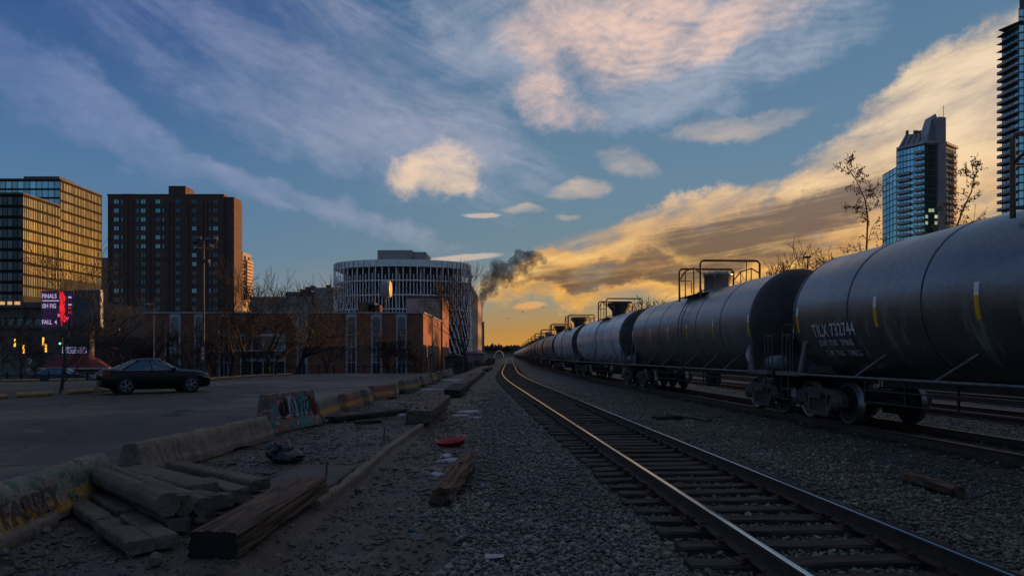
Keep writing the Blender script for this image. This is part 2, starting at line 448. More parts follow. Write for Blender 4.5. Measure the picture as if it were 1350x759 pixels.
# ---------------------------------------------------------------- parking lot
def asphalt_material():
    m, nt, b = new_mat('worn_asphalt')
    geo = nt.nodes.new('ShaderNodeNewGeometry'); pos = geo.outputs['Position']
    big = fbm(pos, 0.16, 5, 0.6, 0.4); mid = fbm(pos, 1.4, 5, 0.6); fine = fbm(pos, 60.0, 3, 0.7)
    c = mixc((big*0.7+mid*0.3).smooth(0.38, 0.62), (0.0594, 0.0503, 0.0401), (0.1820, 0.1511, 0.1132))
    c = mixc(fbm(pos, 0.09, 3, .5, 1.0, 9.0).smooth(0.50, 0.52)*.55, c, (0.0594, 0.0503, 0.0401))
    c = mixc(fine.smooth(0.55, 0.75)*0.4, c, (0.2571, 0.2112, 0.1651))
    vo = nt.nodes.new('ShaderNodeTexVoronoi'); vo.feature = 'DISTANCE_TO_EDGE'; vo.inputs['Scale'].default_value = 0.33
    wv = nt.nodes.new('ShaderNodeVectorMath'); wv.operation = 'ADD'; nt.links.new(pos, wv.inputs[0])
    nt.links.new(xyz((mid-0.5)*1.6, (big-0.5)*1.2, 0.0), wv.inputs[1]); nt.links.new(wv.outputs[0], vo.inputs['Vector'])
    crack = E(vo.outputs['Distance']).smooth(0.022, 0.0)
    c = mixc(crack*0.9, c, (0.0277, 0.0227, 0.0189))
    stain = fbm(pos, 0.5, 4, 0.5, 0.2, 4.0).smooth(0.60, 0.72)
    c = mixc(stain*0.6, c, (0.0396, 0.0325, 0.0260))
    nt.links.new(c, b.inputs['Base Color'])
    nt.links.new((0.72-stain*0.3+(mid-.5)*.3).v, b.inputs['Roughness'])
    b.inputs['Specular IOR Level'].default_value = 0.25
    bump(b, fine*0.5 + mid*0.6 - crack*0.6, 0.35, 0.012)
    return m
ASPHALT = asphalt_material()
def slab(name, poly, z0, z1, mat, sub=0):
    mb = MB(); mb.prism(poly, 'Z', z0, z1)
    return mb.build(name, mat)
lot_poly = [(-5.15, -6), (-5.05, 12), (-5.3, 24), (-5.2, 40), (-5.6, 62.5), (-16.2, 62.0), (-20.6, 56), (-22.4, 47.2), (-33, 41.0), (-60, 35.5), (-60, -6)]
lot = slab('parking_lot', lot_poly, -1.7, 0.0, ASPHALT); tag(lot, kind='structure')
street = slab('street', [(-23.5, 49), (-26, 54), (-60, 66), (-130, 84), (-130, 36), (-60.5, 37), (-33.5, 42.3)], -1.9, -.75, ASPHALT); tag(street, kind='structure')
# worn bay lines and a few pale patches on the asphalt
PAINT = pm('worn_white_paint', (.46, .46, .47), 0.8, var=0.5, scale=6, bmp=0.1)
def lot_lines():
    mb = MB(); random.seed(5)
    for i in range(9):
        y = 33+i*2.7
        for k in range(5):
            if random.random() < 0.3: continue
            x = -11.8+k*0.9; w = 0.5+0.35*random.random()
            mb.box(x, y+0.012*k, 0.004, w, 0.10, 0.004)
    o = mb.build('bay_marking', PAINT); tag(o, kind='structure')
lot_lines()

# ---------------------------------------------------------------- railway tracks
RUST = pm('rusty_rail_web', (.050, .032, .024), 0.75, 0.0, 0.4, 8, 0.3, 60)
def rail_head_mat():
    m, nt, b = new_mat('polished_rail_head')
    b.inputs['Base Color'].default_value = (.62, .60, .58, 1); b.inputs['Metallic'].default_value = 1.0
    v = coords(); n = fbm(vscale(v, 30, 0.6, 30), 1.0, 4, 0.6)
    nt.links.new((n*0.10+0.07).v, b.inputs['Roughness'])
    return m
RAILHEAD = rail_head_mat()
RAILHEAD_DULL = pm('dull_rail_head', (.20, .15, .12), 0.42, 1.0, 0.3, 6, 0.1, 50)
TIE = pm('creosoted_sleeper_wood', (.038, .028, .022), 0.8, var=0.65, scale=2.2, bmp=0.7, bscale=14, stretch=(1, 7, 7), bdist=0.02)
TIEPLATE = pm('rusty_tie_plate', (.060, .036, .026), 0.7, 0.4, 0.4, 12, 0.3, 60)
RAILPROF = [(-.07, -.18), (.07, -.18), (.07, -.168), (.012, -.145), (.010, -.042), (.036, -.030), (.036, -.008), (.030, -.0015), (.018, -.0003), (-.012, -.0003), (-.030, -.0015), (-.036, -.008), (-.036, -.030), (-.010, -.042), (-.012, -.145), (-.07, -.168)]
def rail(fn, dx, y0, y1, parent, head):
    ys = []; y = y0
    while y < y1: ys.append(y); y += 1.0 if y < 100 else (6.0 if y < 250 else 25.0)
    ys.append(y1)
    mb = MB(); rings = []
    for y in ys:
        a = heading(fn, y); c, s = math.cos(a), math.sin(a)
        bx, by = fn(y)+dx*c, y-dx*s
        rings.append([(bx+u*c, by-u*s, RAILZ+w) for u, w in RAILPROF])
    mb.loft(rings, 0)
    n = len(RAILPROF)
    for i in range(len(mb.mi)):
        if i < (len(ys)-1)*n and (i % n) in ((7, 8, 9) if dx < 0 else (8, 9, 10)): mb.mi[i] = 1
    # a head strip must keep its own face order: build marks the running band of every ring as polished
    return mb.build('rail', [RUST, head], parent)
def tie_mesh(seed):
    random.seed(seed); mb = MB()
    L, W, H = 2.6, 0.225, 0.19; rings = []
    n = 9
    for i in range(n):
        x = -L/2+L*i/(n-1)
        j = lambda a: random.uniform(-a, a)
        e = 0.012 if 0 < i < n-1 else 0.02
        rings.append([(x, -W/2+j(e), -H), (x, W/2+j(e), -H), (x, W/2+j(e), -0.02+j(.008)), (x, W/2-.02+j(e), j(.006)), (x, j(.02), j(.006)-.004), (x, -W/2+.02+j(e), j(.006)), (x, -W/2+j(e), -0.02+j(.008))])
    mb.loft(rings)
    o = mb.build('sleeper', TIE); me = o.data; bpy.data.objects.remove(o); return me
TIES = [tie_mesh(i) for i in range(6)]
def plate_mesh():
    mb = MB()
    mb.box(0, 0, 0.006, 0.30, 0.19, 0.012); mb.box(-0.085, 0, 0.02, 0.022, 0.19, 0.020); mb.box(0.085, 0, 0.02, 0.022, 0.19, 0.020)
    for sx in (-1, 1):
        mb.box(sx*0.10, 0.06*sx, 0.030, 0.035, 0.03, 0.04); mb.box(sx*0.12, -0.05, 0.022, 0.025, 0.025, 0.03)
        mb.box(sx*0.045, 0.115, 0.012, 0.07, 0.03, 0.05)                       # rail anchors
    o = mb.build('tie_plate', TIEPLATE); me = o.data; bpy.data.objects.remove(o); return me
PLATE = plate_mesh()
def track(fn, y0, y1, label, head, ntie, nplate, seed):
    t = thing('railway_track', label, 'railway track', (fn(6), 6, RAILZ))
    t_inv = Matrix.Translation((-fn(6), -6, -RAILZ))
    for dx in (-G/2, G/2):
        r = rail(fn, dx, y0, y1, t, head); r.matrix_parent_inverse = t_inv
    random.seed(seed); y = y0+0.2; i = 0; far = MB()
    while y < 150:
        a = heading(fn, y)
        if i < ntie:
            o = link('sleeper', TIES[random.randrange(6)], t)
            o.location = (fn(y)-fn(6)+random.uniform(-.05, .05), y-6, -0.187-RAILZ+0.05+random.uniform(-.008, .006))
            o.rotation_euler = (random.uniform(-.02, .02), random.uniform(-.006, .006), -a+random.uniform(-.025, .025)+(math.pi if random.random() < .5 else 0))
            if i < nplate:
                fl = 1 if abs(o.rotation_euler.z+a) < 1 else -1
                for dx in (-G/2, G/2):
                    p = link('tie_plate', PLATE, o); p.location = (dx*fl - (o.location.x-(fn(y)-fn(6)))*fl, 0, 0.001)
        else:
            M = Matrix.Translation((fn(y), y, -0.187)) @ Matrix.Rotation(-a, 4, 'Z')
            far.box(0, 0, -0.08, 2.6, .22, .18, M=M)
        y += 0.49+random.uniform(-.04, .04); i += 1
    if far.v:
        o = far.build('far_sleepers', TIE, t); o.matrix_parent_inverse = t_inv; tag(o, kind='stuff')
    return t
track(TRK[0], 3.4, 900, 'empty railway track with shining rails curving past the foreground ballast', RAILHEAD, 120, 44, 1)
track(TRK[1], 4.0, 900, 'railway track that carries the long train of tank cars', RAILHEAD_DULL, 90, 12, 2)
track(TRK[2], 5.0, 400, 'empty track just behind the tank cars, its rails seen under them', RAILHEAD_DULL, 60, 0, 3)
track(TRK[3], 5.0, 400, 'farthest empty track, beside the embankment behind the tank cars', RAILHEAD_DULL, 60, 0, 4)

# ---------------------------------------------------------------- loose ballast stones
def stone_mesh(seed):
    random.seed(seed); bm = bmesh.new(); bmesh.ops.create_icosphere(bm, subdivisions=1, radius=0.5)
    sx, sy, sz = random.uniform(.8, 1.25), random.uniform(.65, 1), random.uniform(.5, .8)
    for v in bm.verts:
        k = 1+random.uniform(-.26, .2); v.co = Vector((v.co.x*sx*k, v.co.y*sy*k, v.co.z*sz*k))
    me = bpy.data.meshes.new('ballast_stone'); bm.to_mesh(me); bm.free(); return me
def stone_mat(name, cols):
    m, nt, b = new_mat(name)
    oi = nt.nodes.new('ShaderNodeObjectInfo'); v = coords()
    c = ramp(E(oi.outputs['Random']), cols)
    n = fbm(v, 4.0, 4, 0.6)
    nt.links.new(mixc(n.smooth(.4, .7)*0.5, c, (.075, .08, .086)), b.inputs['Base Color'])
    b.inputs['Roughness'].default_value = 0.8; return m
def scatter(name, n, area, size, seed, mat, zoff=0.0):
    """a joined carpet of stones: real geometry, one object"""
    random.seed(seed); base = [stone_mesh(100+i) for i in range(7)]
    data = [([tuple(v.co) for v in me.vertices], [tuple(p.vertices) for p in me.polygons]) for me in base]
    mb = MB(); k = 0; tries = 0
    while k < n and tries < n*6:
        tries += 1
        p = area()
        if p is None: continue
        x, y = p; s = size()*(1.0 if random.random() < .9 else 1.5)
        rot = Matrix.Rotation(random.uniform(0, 6.28), 3, 'Z') @ Matrix.Rotation(random.uniform(-.6, .6), 3, 'X')
        vs, fs = data[random.randrange(7)]; o = Vector((x, y, ground_h(x, y)+s*0.16+zoff))
        mb.add([o+rot @ (Vector(q)*s) for q in vs], fs); k += 1
    return mb.build(name, mat)
def rnd_mat(name, cols):
    """tone chosen per loose stone"""
    m, nt, b = new_mat(name)
    geo = nt.nodes.new('ShaderNodeNewGeometry')
    c = ramp(E(geo.outputs['Random Per Island']), cols)
    n = fbm(geo.outputs['Position'], 45.0, 3, 0.6)
    pat = fbm(geo.outputs['Position'], 0.5, 4, 0.6); pat2 = fbm(geo.outputs['Position'], 0.9, 4, 0.6, 0.3, 7.0)
    c = mixc(pat.smooth(.44, .60)*.45, c, (.020, .020, .021)); c = mixc(pat2.smooth(.54, .66)*.40, c, (.070, .050, .036))
    nt.links.new(mixc(n.smooth(.45, .75)*0.35, c, (.10, .105, .11)), b.inputs['Base Color'])
    b.inputs['Roughness'].default_value = 0.52; return m
BALLAST = rnd_mat('crushed_grey_ballast', [(0, (0.0341, 0.0400, 0.0334)), (.45, (0.0937, 0.1054, 0.0858)), (.8, (0.1811, 0.1940, 0.1541)), (.93, (0.2982, 0.3057, 0.2383)), (1, (0.281, 0.272, 0.200))])
GRIT = rnd_mat('brown_grit', [(0, (0.0435, 0.0348, 0.0262)), (.5, (0.0794, 0.0650, 0.0495)), (.9, (0.1408, 0.1160, 0.0892)), (1, (0.2560, 0.2262, 0.1843))])
def ballast_area():
    y = 4.0 + 46*random.random()**2.1
    if random.random() < sst(22, 50, y): return None
    w = 0.78*y+1.0
    x = random.uniform(-1.2, min(w, 16))
    lim = -0.45-0.028*y + 0.8*nz(x, y, 0, 0.6)
    if x < lim and random.random() < 0.93: return None
    d0 = x-TRK[0](y)
    if abs(d0) < 1.42:                          # between the rails stones lie low, most hidden by sleepers
        if random.random() < 0.30: return None
    if abs(abs(d0)-G/2) < 0.10: return None
    d1 = x-TRK[1](y)
    if abs(d1) < 1.9 and random.random() < .6: return None
    return x, y
bl = scatter('ballast_gravel', 74000, ballast_area, lambda: random.choice((.022, .028, .034, .04, .048, .062)), 11, BALLAST)
tag(bl, 'loose grey crushed stone ballast lying beside and between the tracks', 'gravel', kind='stuff')
def grit_area():
    y = 4.2 + 18*random.random()**1.5
    x = random.uniform(max(-4.9, -.75*y), 0.2)
    if nz(x, y, 9, 0.9) < -0.15 and random.random() < .8: return None
    return x, y
gr = scatter('dirt_gravel', 15000, grit_area, lambda: random.choice((.008, .011, .013, .016, .024, .034)), 12, GRIT)
tag(gr, 'brown grit and small stones scattered on the dirt strip', 'gravel', kind='stuff')

def chip_area():
    y = 4.4 + 30*random.random()**1.6
    x = random.uniform(max(-4.9, -.78*y), -.2)
    if nz(x, y, 5, 0.7) < -.05 and random.random() < .75: return None
    return x, y
CHIPS = rnd_mat('bark_and_wood_chips', [(0, (.018, .012, .009)), (.6, (.050, .032, .021)), (.94, (.095, .066, .045)), (1, (.20, .18, .16))])
def chips(n, seed):
    random.seed(seed); mb = MB(); k = 0
    while k < n:
        p = chip_area()
        if p is None: continue
        x, y = p; L = random.choice((.012, .018, .022, .03, .045, .08))*(.55 if y < 8.5 else 1); w = L*random.uniform(.2, .5); a = random.random()*6.28; h = .006+.08*L
        c, q = math.cos(a), math.sin(a); z = ground_h(x, y)+.004; t = random.gauss(0, .25)
        v = [(x+c*u-q*e, y+q*u+c*e, z+u*t*.5+abs(u*t)*.5+g) for g in (0, h) for u, e in ((-L, -w*.6), (L*.9, -w), (L, w*.7), (-L*.8, w))]
        mb.add(v, [(4, 5, 6, 7), (0, 1, 5, 4), (1, 2, 6, 5), (2, 3, 7, 6), (3, 0, 4, 7)]); k += 1
    return mb.build('wood_debris', CHIPS)
tag(chips(4200, 15), 'bark, wood chips and splinters littering the dirt strip', 'debris', kind='stuff')
RUB = rnd_mat('broken_concrete_bits', [(0, (.06, .055, .05)), (.5, (.13, .125, .115)), (1, (.26, .25, .24))])
rb = scatter('rubble', 520, chip_area, lambda: random.choice((.022, .03, .04, .05, .08)), 16, RUB); tag(rb, 'broken bits of concrete lying over the dirt strip', 'rubble', kind='stuff')
# ---------------------------------------------------------------- tank cars
def tank_paint(name, c_lo, c_hi, rough, dust=(.10, .09, .08), dustk=0.25, metal=0.0):
    m, nt, b = new_mat(name)
    v = coords()
    s = nt.nodes.new('ShaderNodeSeparateXYZ'); nt.links.new(v, s.inputs[0])
    n1 = fbm(v, 0.7, 5, 0.6); n2 = fbm(vscale(v, 1.6, 3.5, 0.35), 1.0, 5, 0.62)       # streaks run down the side
    n3 = fbm(v, 9.0, 4, 0.6)
    c = mixc((n1*0.5+n3*0.5).smooth(0.35, 0.65), c_lo, c_hi)
    c = mixc((n2-0.03).smooth(0.50, 0.66)*dustk, c, dust)
    c = mixc(n3.smooth(0.62, 0.70)*0.3, c, dust)
    nt.links.new(c, b.inputs['Base Color'])
    nt.links.new((n1*0.14+n2*0.26+(rough-0.17)).clamp(.05, 1).v, b.inputs['Roughness'])
    b.inputs['Specular IOR Level'].default_value = 0.5
    b.inputs['Coat Weight'].default_value = 0.35; b.inputs['Coat Roughness'].default_value = 0.22
    if metal: nt.links.new((metal-(n2-0.03).smooth(.50, .66)*metal*.8).v, b.inputs['Metallic'])
    bump(b, fbm(vscale(v, .8, .5, .8), 1.0, 3, 0.5)*0.8+n3*0.04, 0.10, 0.05)
    return m
TP_BLACK = tank_paint('black_tank_paint', (.225, .215, .21), (.32, .305, .295), 0.34, (.15, .145, .14), .22, .88)
TP_GREY = tank_paint('charcoal_tank_paint', (.235, .23, .23), (.33, .32, .315), 0.40, (.18, .165, .15), .40, .80)
TP_PALE = tank_paint('pale_grey_tank_paint', (.48, .54, .60), (.66, .72, .78), 0.40, (.24, .20, .17), .40, .15)
TP_DUSTY = tank_paint('dusty_grey_tank_paint', (.28, .285, .29), (.42, .42, .425), 0.38, (.20, .15, .11), .45, .40)
SEAM = pm('dark_weld_seam', (.045, .047, .052), 0.5, 0.3, 0.4, 6, 0.2, 60)
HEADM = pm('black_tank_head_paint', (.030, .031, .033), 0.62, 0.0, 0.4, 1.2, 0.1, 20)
FRAME = pm('black_car_frame', (.022, .022, .024), 0.6, 0.0, 0.45, 5, 0.2, 40)
STEEL = pm('worn_grab_iron', (.060, .062, .066), 0.5, 0.0, 0.4, 9, 0.1, 40)
PIPE = pm('pale_running_pipe', (.125, .13, .14), 0.45, 0.0, 0.4, 7, 0.1, 40)
RAILING = pm('rusty_platform_railing', (.11, .062, .034), 0.6, 0.0, 0.4, 9, 0.2, 50)
CAST = pm('cast_steel_bogie', (.062, .058, .056), 0.62, 0.0, 0.45, 8, 0.35, 40, col2=(.040, .028, .022))
WHEEL = pm('dark_wheel_steel', (.035, .031, .030), 0.5, 0.3, 0.4, 9, 0.2, 40)
TREAD = pm('bright_wheel_rim', (.21, .205, .20), 0.35, 0.9, 0.3, 12, 0.1, 50)
CYL = pm('blue_grey_air_reservoir', (.17, .20, .25), 0.4, 0.0, 0.3, 6, 0.15, 40)
YEL = pm('yellow_reflective_tape', (.72, .36, .02), 0.45, 0.0, 0.2, 9, 0.05, 50)
WHT = pm('white_reflective_tape', (.78, .78, .78), 0.4, 0.0, 0.15, 9, 0.05, 50)
STENCIL = pm('white_stencil_paint', (.58, .60, .62), 0.7, 0.0, 0.25, 9, 0.05, 50)
STENCIL_OLD = pm('faded_stencil_paint', (.22, .23, .24), 0.75, 0.0, 0.4, 9, 0.05, 50)
PLAC = pm('pale_placard', (.50, .38, .40), 0.5, 0.0, 0.3, 9, 0.05, 50)
TR, TZ, TH = 1.525, 2.58, 7.15           # tank radius, axis above the rail, half length of the barrel

def surf(y, z, off):
    """a point of the near (left) side of the tank at height z above the rail, lifted off the shell"""
    q = max(-1.0, min(1.0, (z-TZ)/TR)); a = math.asin(q); r = TR+off
    return (-r*math.cos(a), y, TZ+r*math.sin(a))
def text_part(body, size, y0, z0, parent, mat, name='lettering', wid=0.8, spacing=1.0):
    """stencilled letters laid on the curved shell, reading along the car from its far end"""
    cu = bpy.data.curves.new('t', 'FONT'); cu.body = body; cu.size = size; cu.space_character = spacing; cu.offset = size*0.014
    o = bpy.data.objects.new('t', cu); C.objects.link(o)
    me = bpy.data.meshes.new_from_object(o.evaluated_get(bpy.context.evaluated_depsgraph_get()))
    bpy.data.objects.remove(o)
    bm = bmesh.new(); bm.from_mesh(me)
    for i in range(-4, 14):
        bmesh.ops.bisect_plane(bm, geom=bm.verts[:]+bm.edges[:]+bm.faces[:], plane_co=(0, size*i*.08, 0), plane_no=(0, 1, 0))
    for v in bm.verts: v.co = Vector(surf(y0-v.co.x*wid, z0+v.co.y, 0.017))
    bm.to_mesh(me); bm.free(); me.materials.clear(); me.materials.append(mat); me.name = name
    return link(name, me, parent)

def tank_mesh():
    mb = MB(); mb.lathe([(TR, y) for y in (-TH, -5, -2.5, 0, 2.5, 5, TH)], 64, 0, 'Y', Matrix.Translation((0, 0, TZ)))
    return mb
def head_mesh(e):
    """the dished end of the barrel"""
    mb = MB(); prof = []; n = 9; hd = 0.62
    for i in range(n+1):
        a = math.pi/2*(1-i/n); prof.append((max(0.01, TR*math.sin(a)), e*(TH+hd*math.cos(a))))
    mb.lathe(prof, 64, 0, 'Y', Matrix.Translation((0, 0, TZ)))
    return mb
def side_frame(mb, x, M=None):
    """three-piece bogie side frame: arched top, two windows, pedestal jaws, spring nest"""
    t = 0.16
    P = lambda pts: mb.prism(pts, 'X', x-t/2, x+t/2)
    P([(-1.12, .40), (-1.12, .62), (-.98, .72), (-.55, .80), (.55, .80), (.98, .72), (1.12, .62), (1.12, .40), (.98, .56), (.62, .64), (-.62, .64), (-.98, .56)])
    for s in (-1, 1):
        q = lambda pts: P([(s*a, b) for a, b in pts])
        q([(.66, .66), (.84, .60), (.50, .18), (.36, .22)])
        q([(.36, .66), (.46, .66), (.44, .20), (.34, .20)])
        mb.lathe([(.001, -.13), (.13, -.13), (.15, -.06), (.15, .10), (.001, .10)], 14, 0, 'X', Matrix.Translation((x, s*.89, .46)))
        mb.box(x, s*.89, .46, t+.10, .05, .19); mb.box(x, s*.89, .46, t+.10, .19, .05)
    P([(-.52, .14), (-.52, .25), (.52, .25), (.52, .14)])
    for k in (-.22, -.02, .18):
        for i in range(5): mb.lathe([(.085, .26+i*.06), (.10, .285+i*.06), (.085, .31+i*.06)], 10, 0, 'Z', Matrix.Translation((x, k+.02, 0)))
    mb.box(x, 0, .62, .34, .62, .12)
def wheel_mb(x, sgn):
    mb = MB(); r = .465
    M = Matrix.Translation((x, 0, r)) @ Matrix.Scale(sgn, 4, Vector((1, 0, 0)))
    mb.lathe([(.001, .02), (.11, .03), (.12, .015), (.20, -.02), (.36, -.005), (.385, .015)], 28, 0, 'X', M)
    mb.lathe([(.385, .015), (.40, .065), (.455, .065)], 28, 1, 'X', M)
    mb.lathe([(.455, .065), (.463, .055), (.468, -.055), (.497, -.065), (.497, -.085)], 28, 1, 'X', M)
    mb.lathe([(.497, -.085), (.40, -.09), (.38, -.04), (.20, -.05), (.12, -.09), (.001, -.09)], 28, 0, 'X', M)
    return mb
def build_car():
    t = thing('tank_car', 'x', 'tank car', group='tank cars of the long freight train')
    tank_mesh().build('tank', TP_BLACK, t)
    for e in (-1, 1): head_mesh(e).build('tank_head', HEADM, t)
    for y in (-7.1, -4.75, -2.35, 2.35, 4.75, 7.1):
        mb = MB(); mb.lathe([(TR-.01, -.022), (TR+.010, -.014), (TR+.010, .014), (TR-.01, .022)], 64, 0, 'Y', Matrix.Translation((0, y, TZ)))
        mb.build('weld_seam', SEAM, t)
    top = TZ+TR
    YO = -0.5
    mb = MB(); mb.lathe([(.001, top+.66), (.50, top+.66), (.56, top+.62), (.56, top+.55), (.52, top+.54), (.52, top-.10)], 28, 0, 'Z')
    for a in range(10): mb.box(.53*math.cos(a*.628), .53*math.sin(a*.628), top+.66, .05, .05, .06)
    mb.box(.1, 0, top+.70, .5, .12, .07)
    mb.build('manway_dome', TP_BLACK, t, (0, YO, 0))
    mb = MB(); mb.box(-.85, 0, top-.20, .5, 2.5, .03); mb.box(.85, 0, top-.20, .5, 2.5, .03); mb.build('platform', STEEL, t, (0, YO, 0))
    # railings: two full frames across the car and low rails along its sides
    for y in (-1.25, 1.25):
        mb = MB(); h = .98
        mb.tube([(-1.12, y, top-.35), (-1.12, y, top+h-.10), (-1.06, y, top+h-.02), (-.98, y, top+h), (.98, y, top+h), (1.06, y, top+h-.02), (1.12, y, top+h-.10), (1.12, y, top-.35)], .045, 6)
        mb.tube([(.62, y, top+h), (.62, y, top)], .022, 5); mb.tube([(-1.12, y, top+.5), (-.62, y, top+.5), (-.62, y, top)], .022, 5)
        mb.build('railing', RAILING, t, (0, YO, 0))
    for x in (-1.12, 1.12):
        mb = MB(); mb.tube([(x, -1.25, top+.52), (x, -.5, top+.80), (x, .5, top+.80), (x, 1.25, top+.52)], .026, 5)
        mb.tube([(x, -.5, top+.80), (x, -.5, top-.3)], .024, 5); mb.tube([(x, .5, top+.80), (x, .5, top-.3)], .024, 5)
        mb.build('railing', RAILING, t, (0, YO, 0))
    for sx in (-1, 1):                                # side ladders follow the shell
        mb = MB()
        zs = [1.02, 1.3, 1.7, 2.1, 2.58, 3.0, 3.35, 3.65, 3.9, 4.05]
        for y in (-1.1, -.70):
            pts = []
            for z in zs:
                p = surf(y, z, .13) if z > 2.0 else (-(TR+.13)+(.06 if z < 1.2 else 0), y, z)
                pts.append((sx*-p[0], p[1], p[2]))
            mb.tube(pts, .018, 5)
        z = 1.1
        while z < 4.0:
            p = surf(0, z, .13) if z > 2.0 else (-(TR+.13), 0, z)
            mb.tube([(sx*-p[0], -1.1, p[2]), (sx*-p[0], -.70, p[2])], .013, 5); z += .30
        mb.build('ladder', STEEL, t)
        mb = MB(); mb.tube([(sx*1.50, -7.0, 1.13), (sx*1.50, 7.0, 1.13)], .030, 6)
        mb.build('running_pipe', PIPE, t)
        for y in (-5.0, -3.1, -.9, 2.0, 4.5):
            a = 1.0; mb = MB(); mb.bar((sx*1.50, y, 1.14), (sx*1.18, y-.62, 1.62), .055, .035); mb.build('strut', PIPE, t)
    mb = MB()                                         # low pipe guard under the belly
    mb.box(0, 0, 1.00, .5, 11.0, .22); mb.lathe([(.001, .40), (.26, .40), (.30, .62), (.30, 1.1)], 16, 0, 'Z')
    for y in (-4.4, -3.0, -1.5, 0, 1.5, 2.9, 4.2): mb.bar((-1.45, y, 1.12), (-1.45, y, .62), .035, .035)
    mb.tube([(-1.45, -4.4, .88), (-1.45, 4.2, .88)], .018, 5); mb.tube([(-1.45, -4.4, .64), (-1.45, 4.2, .64)], .018, 5)
    mb.tube([(1.45, -2.6, .86), (1.45, 2.6, .86)], .02, 5)
    mb.build('underframe', FRAME, t)
    for e in (-1, 1):
        mb = MB()
        mb.box(0, e*7.55, .98, .55, 1.6, .40)                                       # stub sill
        mb.prism([(-1.30, 1.05), (1.30, 1.05), (1.30, 1.16), (-1.30, 1.16)], 'Y', e*7.72, e*8.20)
        mb.box(0, e*8.21, .98, 2.66, .05, .30)
        mb.prism([(6.3, 1.15), (7.7, 1.15), (7.5, 2.05), (6.9, 1.65)] if e > 0 else [(-6.3, 1.15), (-7.7, 1.15), (-7.5, 2.05), (-6.9, 1.65)], 'X', -.9, .9)
        mb.build('end_sill', FRAME, t)
        for sx in (-1, 1):                                                          # saddle brace and walkway edge
            mb = MB()
            mb.bar((sx*1.42, e*7.05, 1.12), (sx*1.38, e*6.82, 1.92), .07, .16); mb.bar((sx*1.38, e*6.82, 1.92), (sx*1.05, e*6.2, 2.06), .07, .12)
            mb.bar((sx*1.42, e*6.9, 1.13), (sx*1.42, e*8.22, 1.13), .16, .10)
            mb.build('saddle_brace', PIPE, t)
            mb = MB()                                                                # end ladder below the sill
            for y in (7.78, 8.16):
                mb.tube([(sx*1.36, e*y, 1.10), (sx*1.36, e*y, .48), (sx*1.30, e*y, .40)], .018, 5)
            for z in (.45, .72): mb.tube([(sx*1.36, e*7.78, z), (sx*1.36, e*8.16, z)], .016, 5)
            mb.build('sill_step', STEEL, t)
            mb = MB()
            for y in (7.72, 7.92, 8.16): mb.tube([(sx*1.34, e*y, 1.15), (sx*1.34, e*y, 2.12), (sx*1.26, e*y, 2.17)], .019, 5)
            mb.tube([(sx*1.34, e*7.72, 2.12), (sx*1.34, e*8.16, 2.12)], .015, 5)
            mb.build('handrail', STEEL, t)
        mb = MB(); mb.tube([(-1.05, e*8.17, 1.15), (-1.05, e*8.17, 2.36), (-.98, e*8.17, 2.44), (.98, e*8.17, 2.44), (1.05, e*8.17, 2.36), (1.05, e*8.17, 1.15)], .020, 6)
        mb.tube([(-.45, e*8.17, 1.15), (-.45, e*8.17, 2.05)], .018, 5); mb.tube([(-.25, e*8.17, 1.15), (-.25, e*8.17, 2.05)], .018, 5)
        mb.build('end_railing', STEEL, t)
        mb = MB(); mb.box(0, e*8.36, .86, .16, .36, .20); mb.box(.04, e*8.50, .86, .26, .12, .28)
        mb.tube([(-.3, e*8.22, .80), (-.32, e*8.38, .55), (-.28, e*8.48, .50)], .03, 6)
        mb.build('coupler', CAST, t)
        # bogie: bolster with wheels, axles and side frames
        bo = MB(); bo.box(0, 0, .66, 2.0, .36, .20); bo.lathe([(.001, .92), (.30, .92), (.30, .70)], 14, 0, 'Z')
        bo.box(0, .42, .46, 1.6, .10, .14); bo.box(0, -.42, .46, 1.6, .10, .14)
        b = bo.build('bogie', FRAME, t, (0, e*6.85, 0))
        for sy in (-.89, .89):
            ax = MB(); ax.tube([(-1.05, 0, .465), (1.05, 0, .465)], .085, 10); ax.build('axle', WHEEL, b, (0, sy, 0))
            for sg in (-1, 1):
                w = wheel_mb(sg*.755, sg).build('wheel', [WHEEL, TREAD], b, (0, sy, 0))
        for sg in (-1, 1):
            sf = MB(); side_frame(sf, sg*1.0); sf.build('side_frame', CAST, b)
    # brake gear and air reservoir stand on the near (-y) end platform
    mb = MB(); mb.lathe([(.001, -.42), (.16, -.42), (.20, -.36), (.20, .30), (.16, .36), (.001, .36)], 18, 0, 'Y', Matrix.Translation((-.98, -7.58, 1.40)))
    mb.build('air_reservoir', CYL, t)
    mb = MB(); mb.box(-1.02, -7.2, 1.78, .30, .34, .42); mb.box(-1.06, -6.95, 1.86, .16, .3, .2); mb.bar((-1.0, -7.3, 1.15), (-1.0, -7.3, 1.7), .06, .06)
    mb.build('brake_valve', FRAME, t)
    mb = MB(); d = .20; mb.prism([(-6.70, 1.62-d*1.2), (-6.70-d, 1.62), (-6.70, 1.62+d*1.2), (-6.70+d, 1.62)], 'X', -1.40, -1.385); mb.bar((-1.37, -6.7, 1.15), (-1.37, -6.7, 1.7), .03, .03)
    mb.build('placard', PLAC, t)
    mb = MB()
    rw = []
    for k in range(20): a = k/20*2*math.pi; rw.append((.4+.28*math.cos(a), -8.26, 1.75+.28*math.sin(a)))
    mb.tube(rw+[rw[0]], .016, 5); mb.tube([(.12, -8.26, 1.75), (.68, -8.26, 1.75)], .012, 5); mb.tube([(.4, -8.26, 1.47), (.4, -8.26, 2.03)], .012, 5)
    mb.build('brake_wheel', STEEL, t)
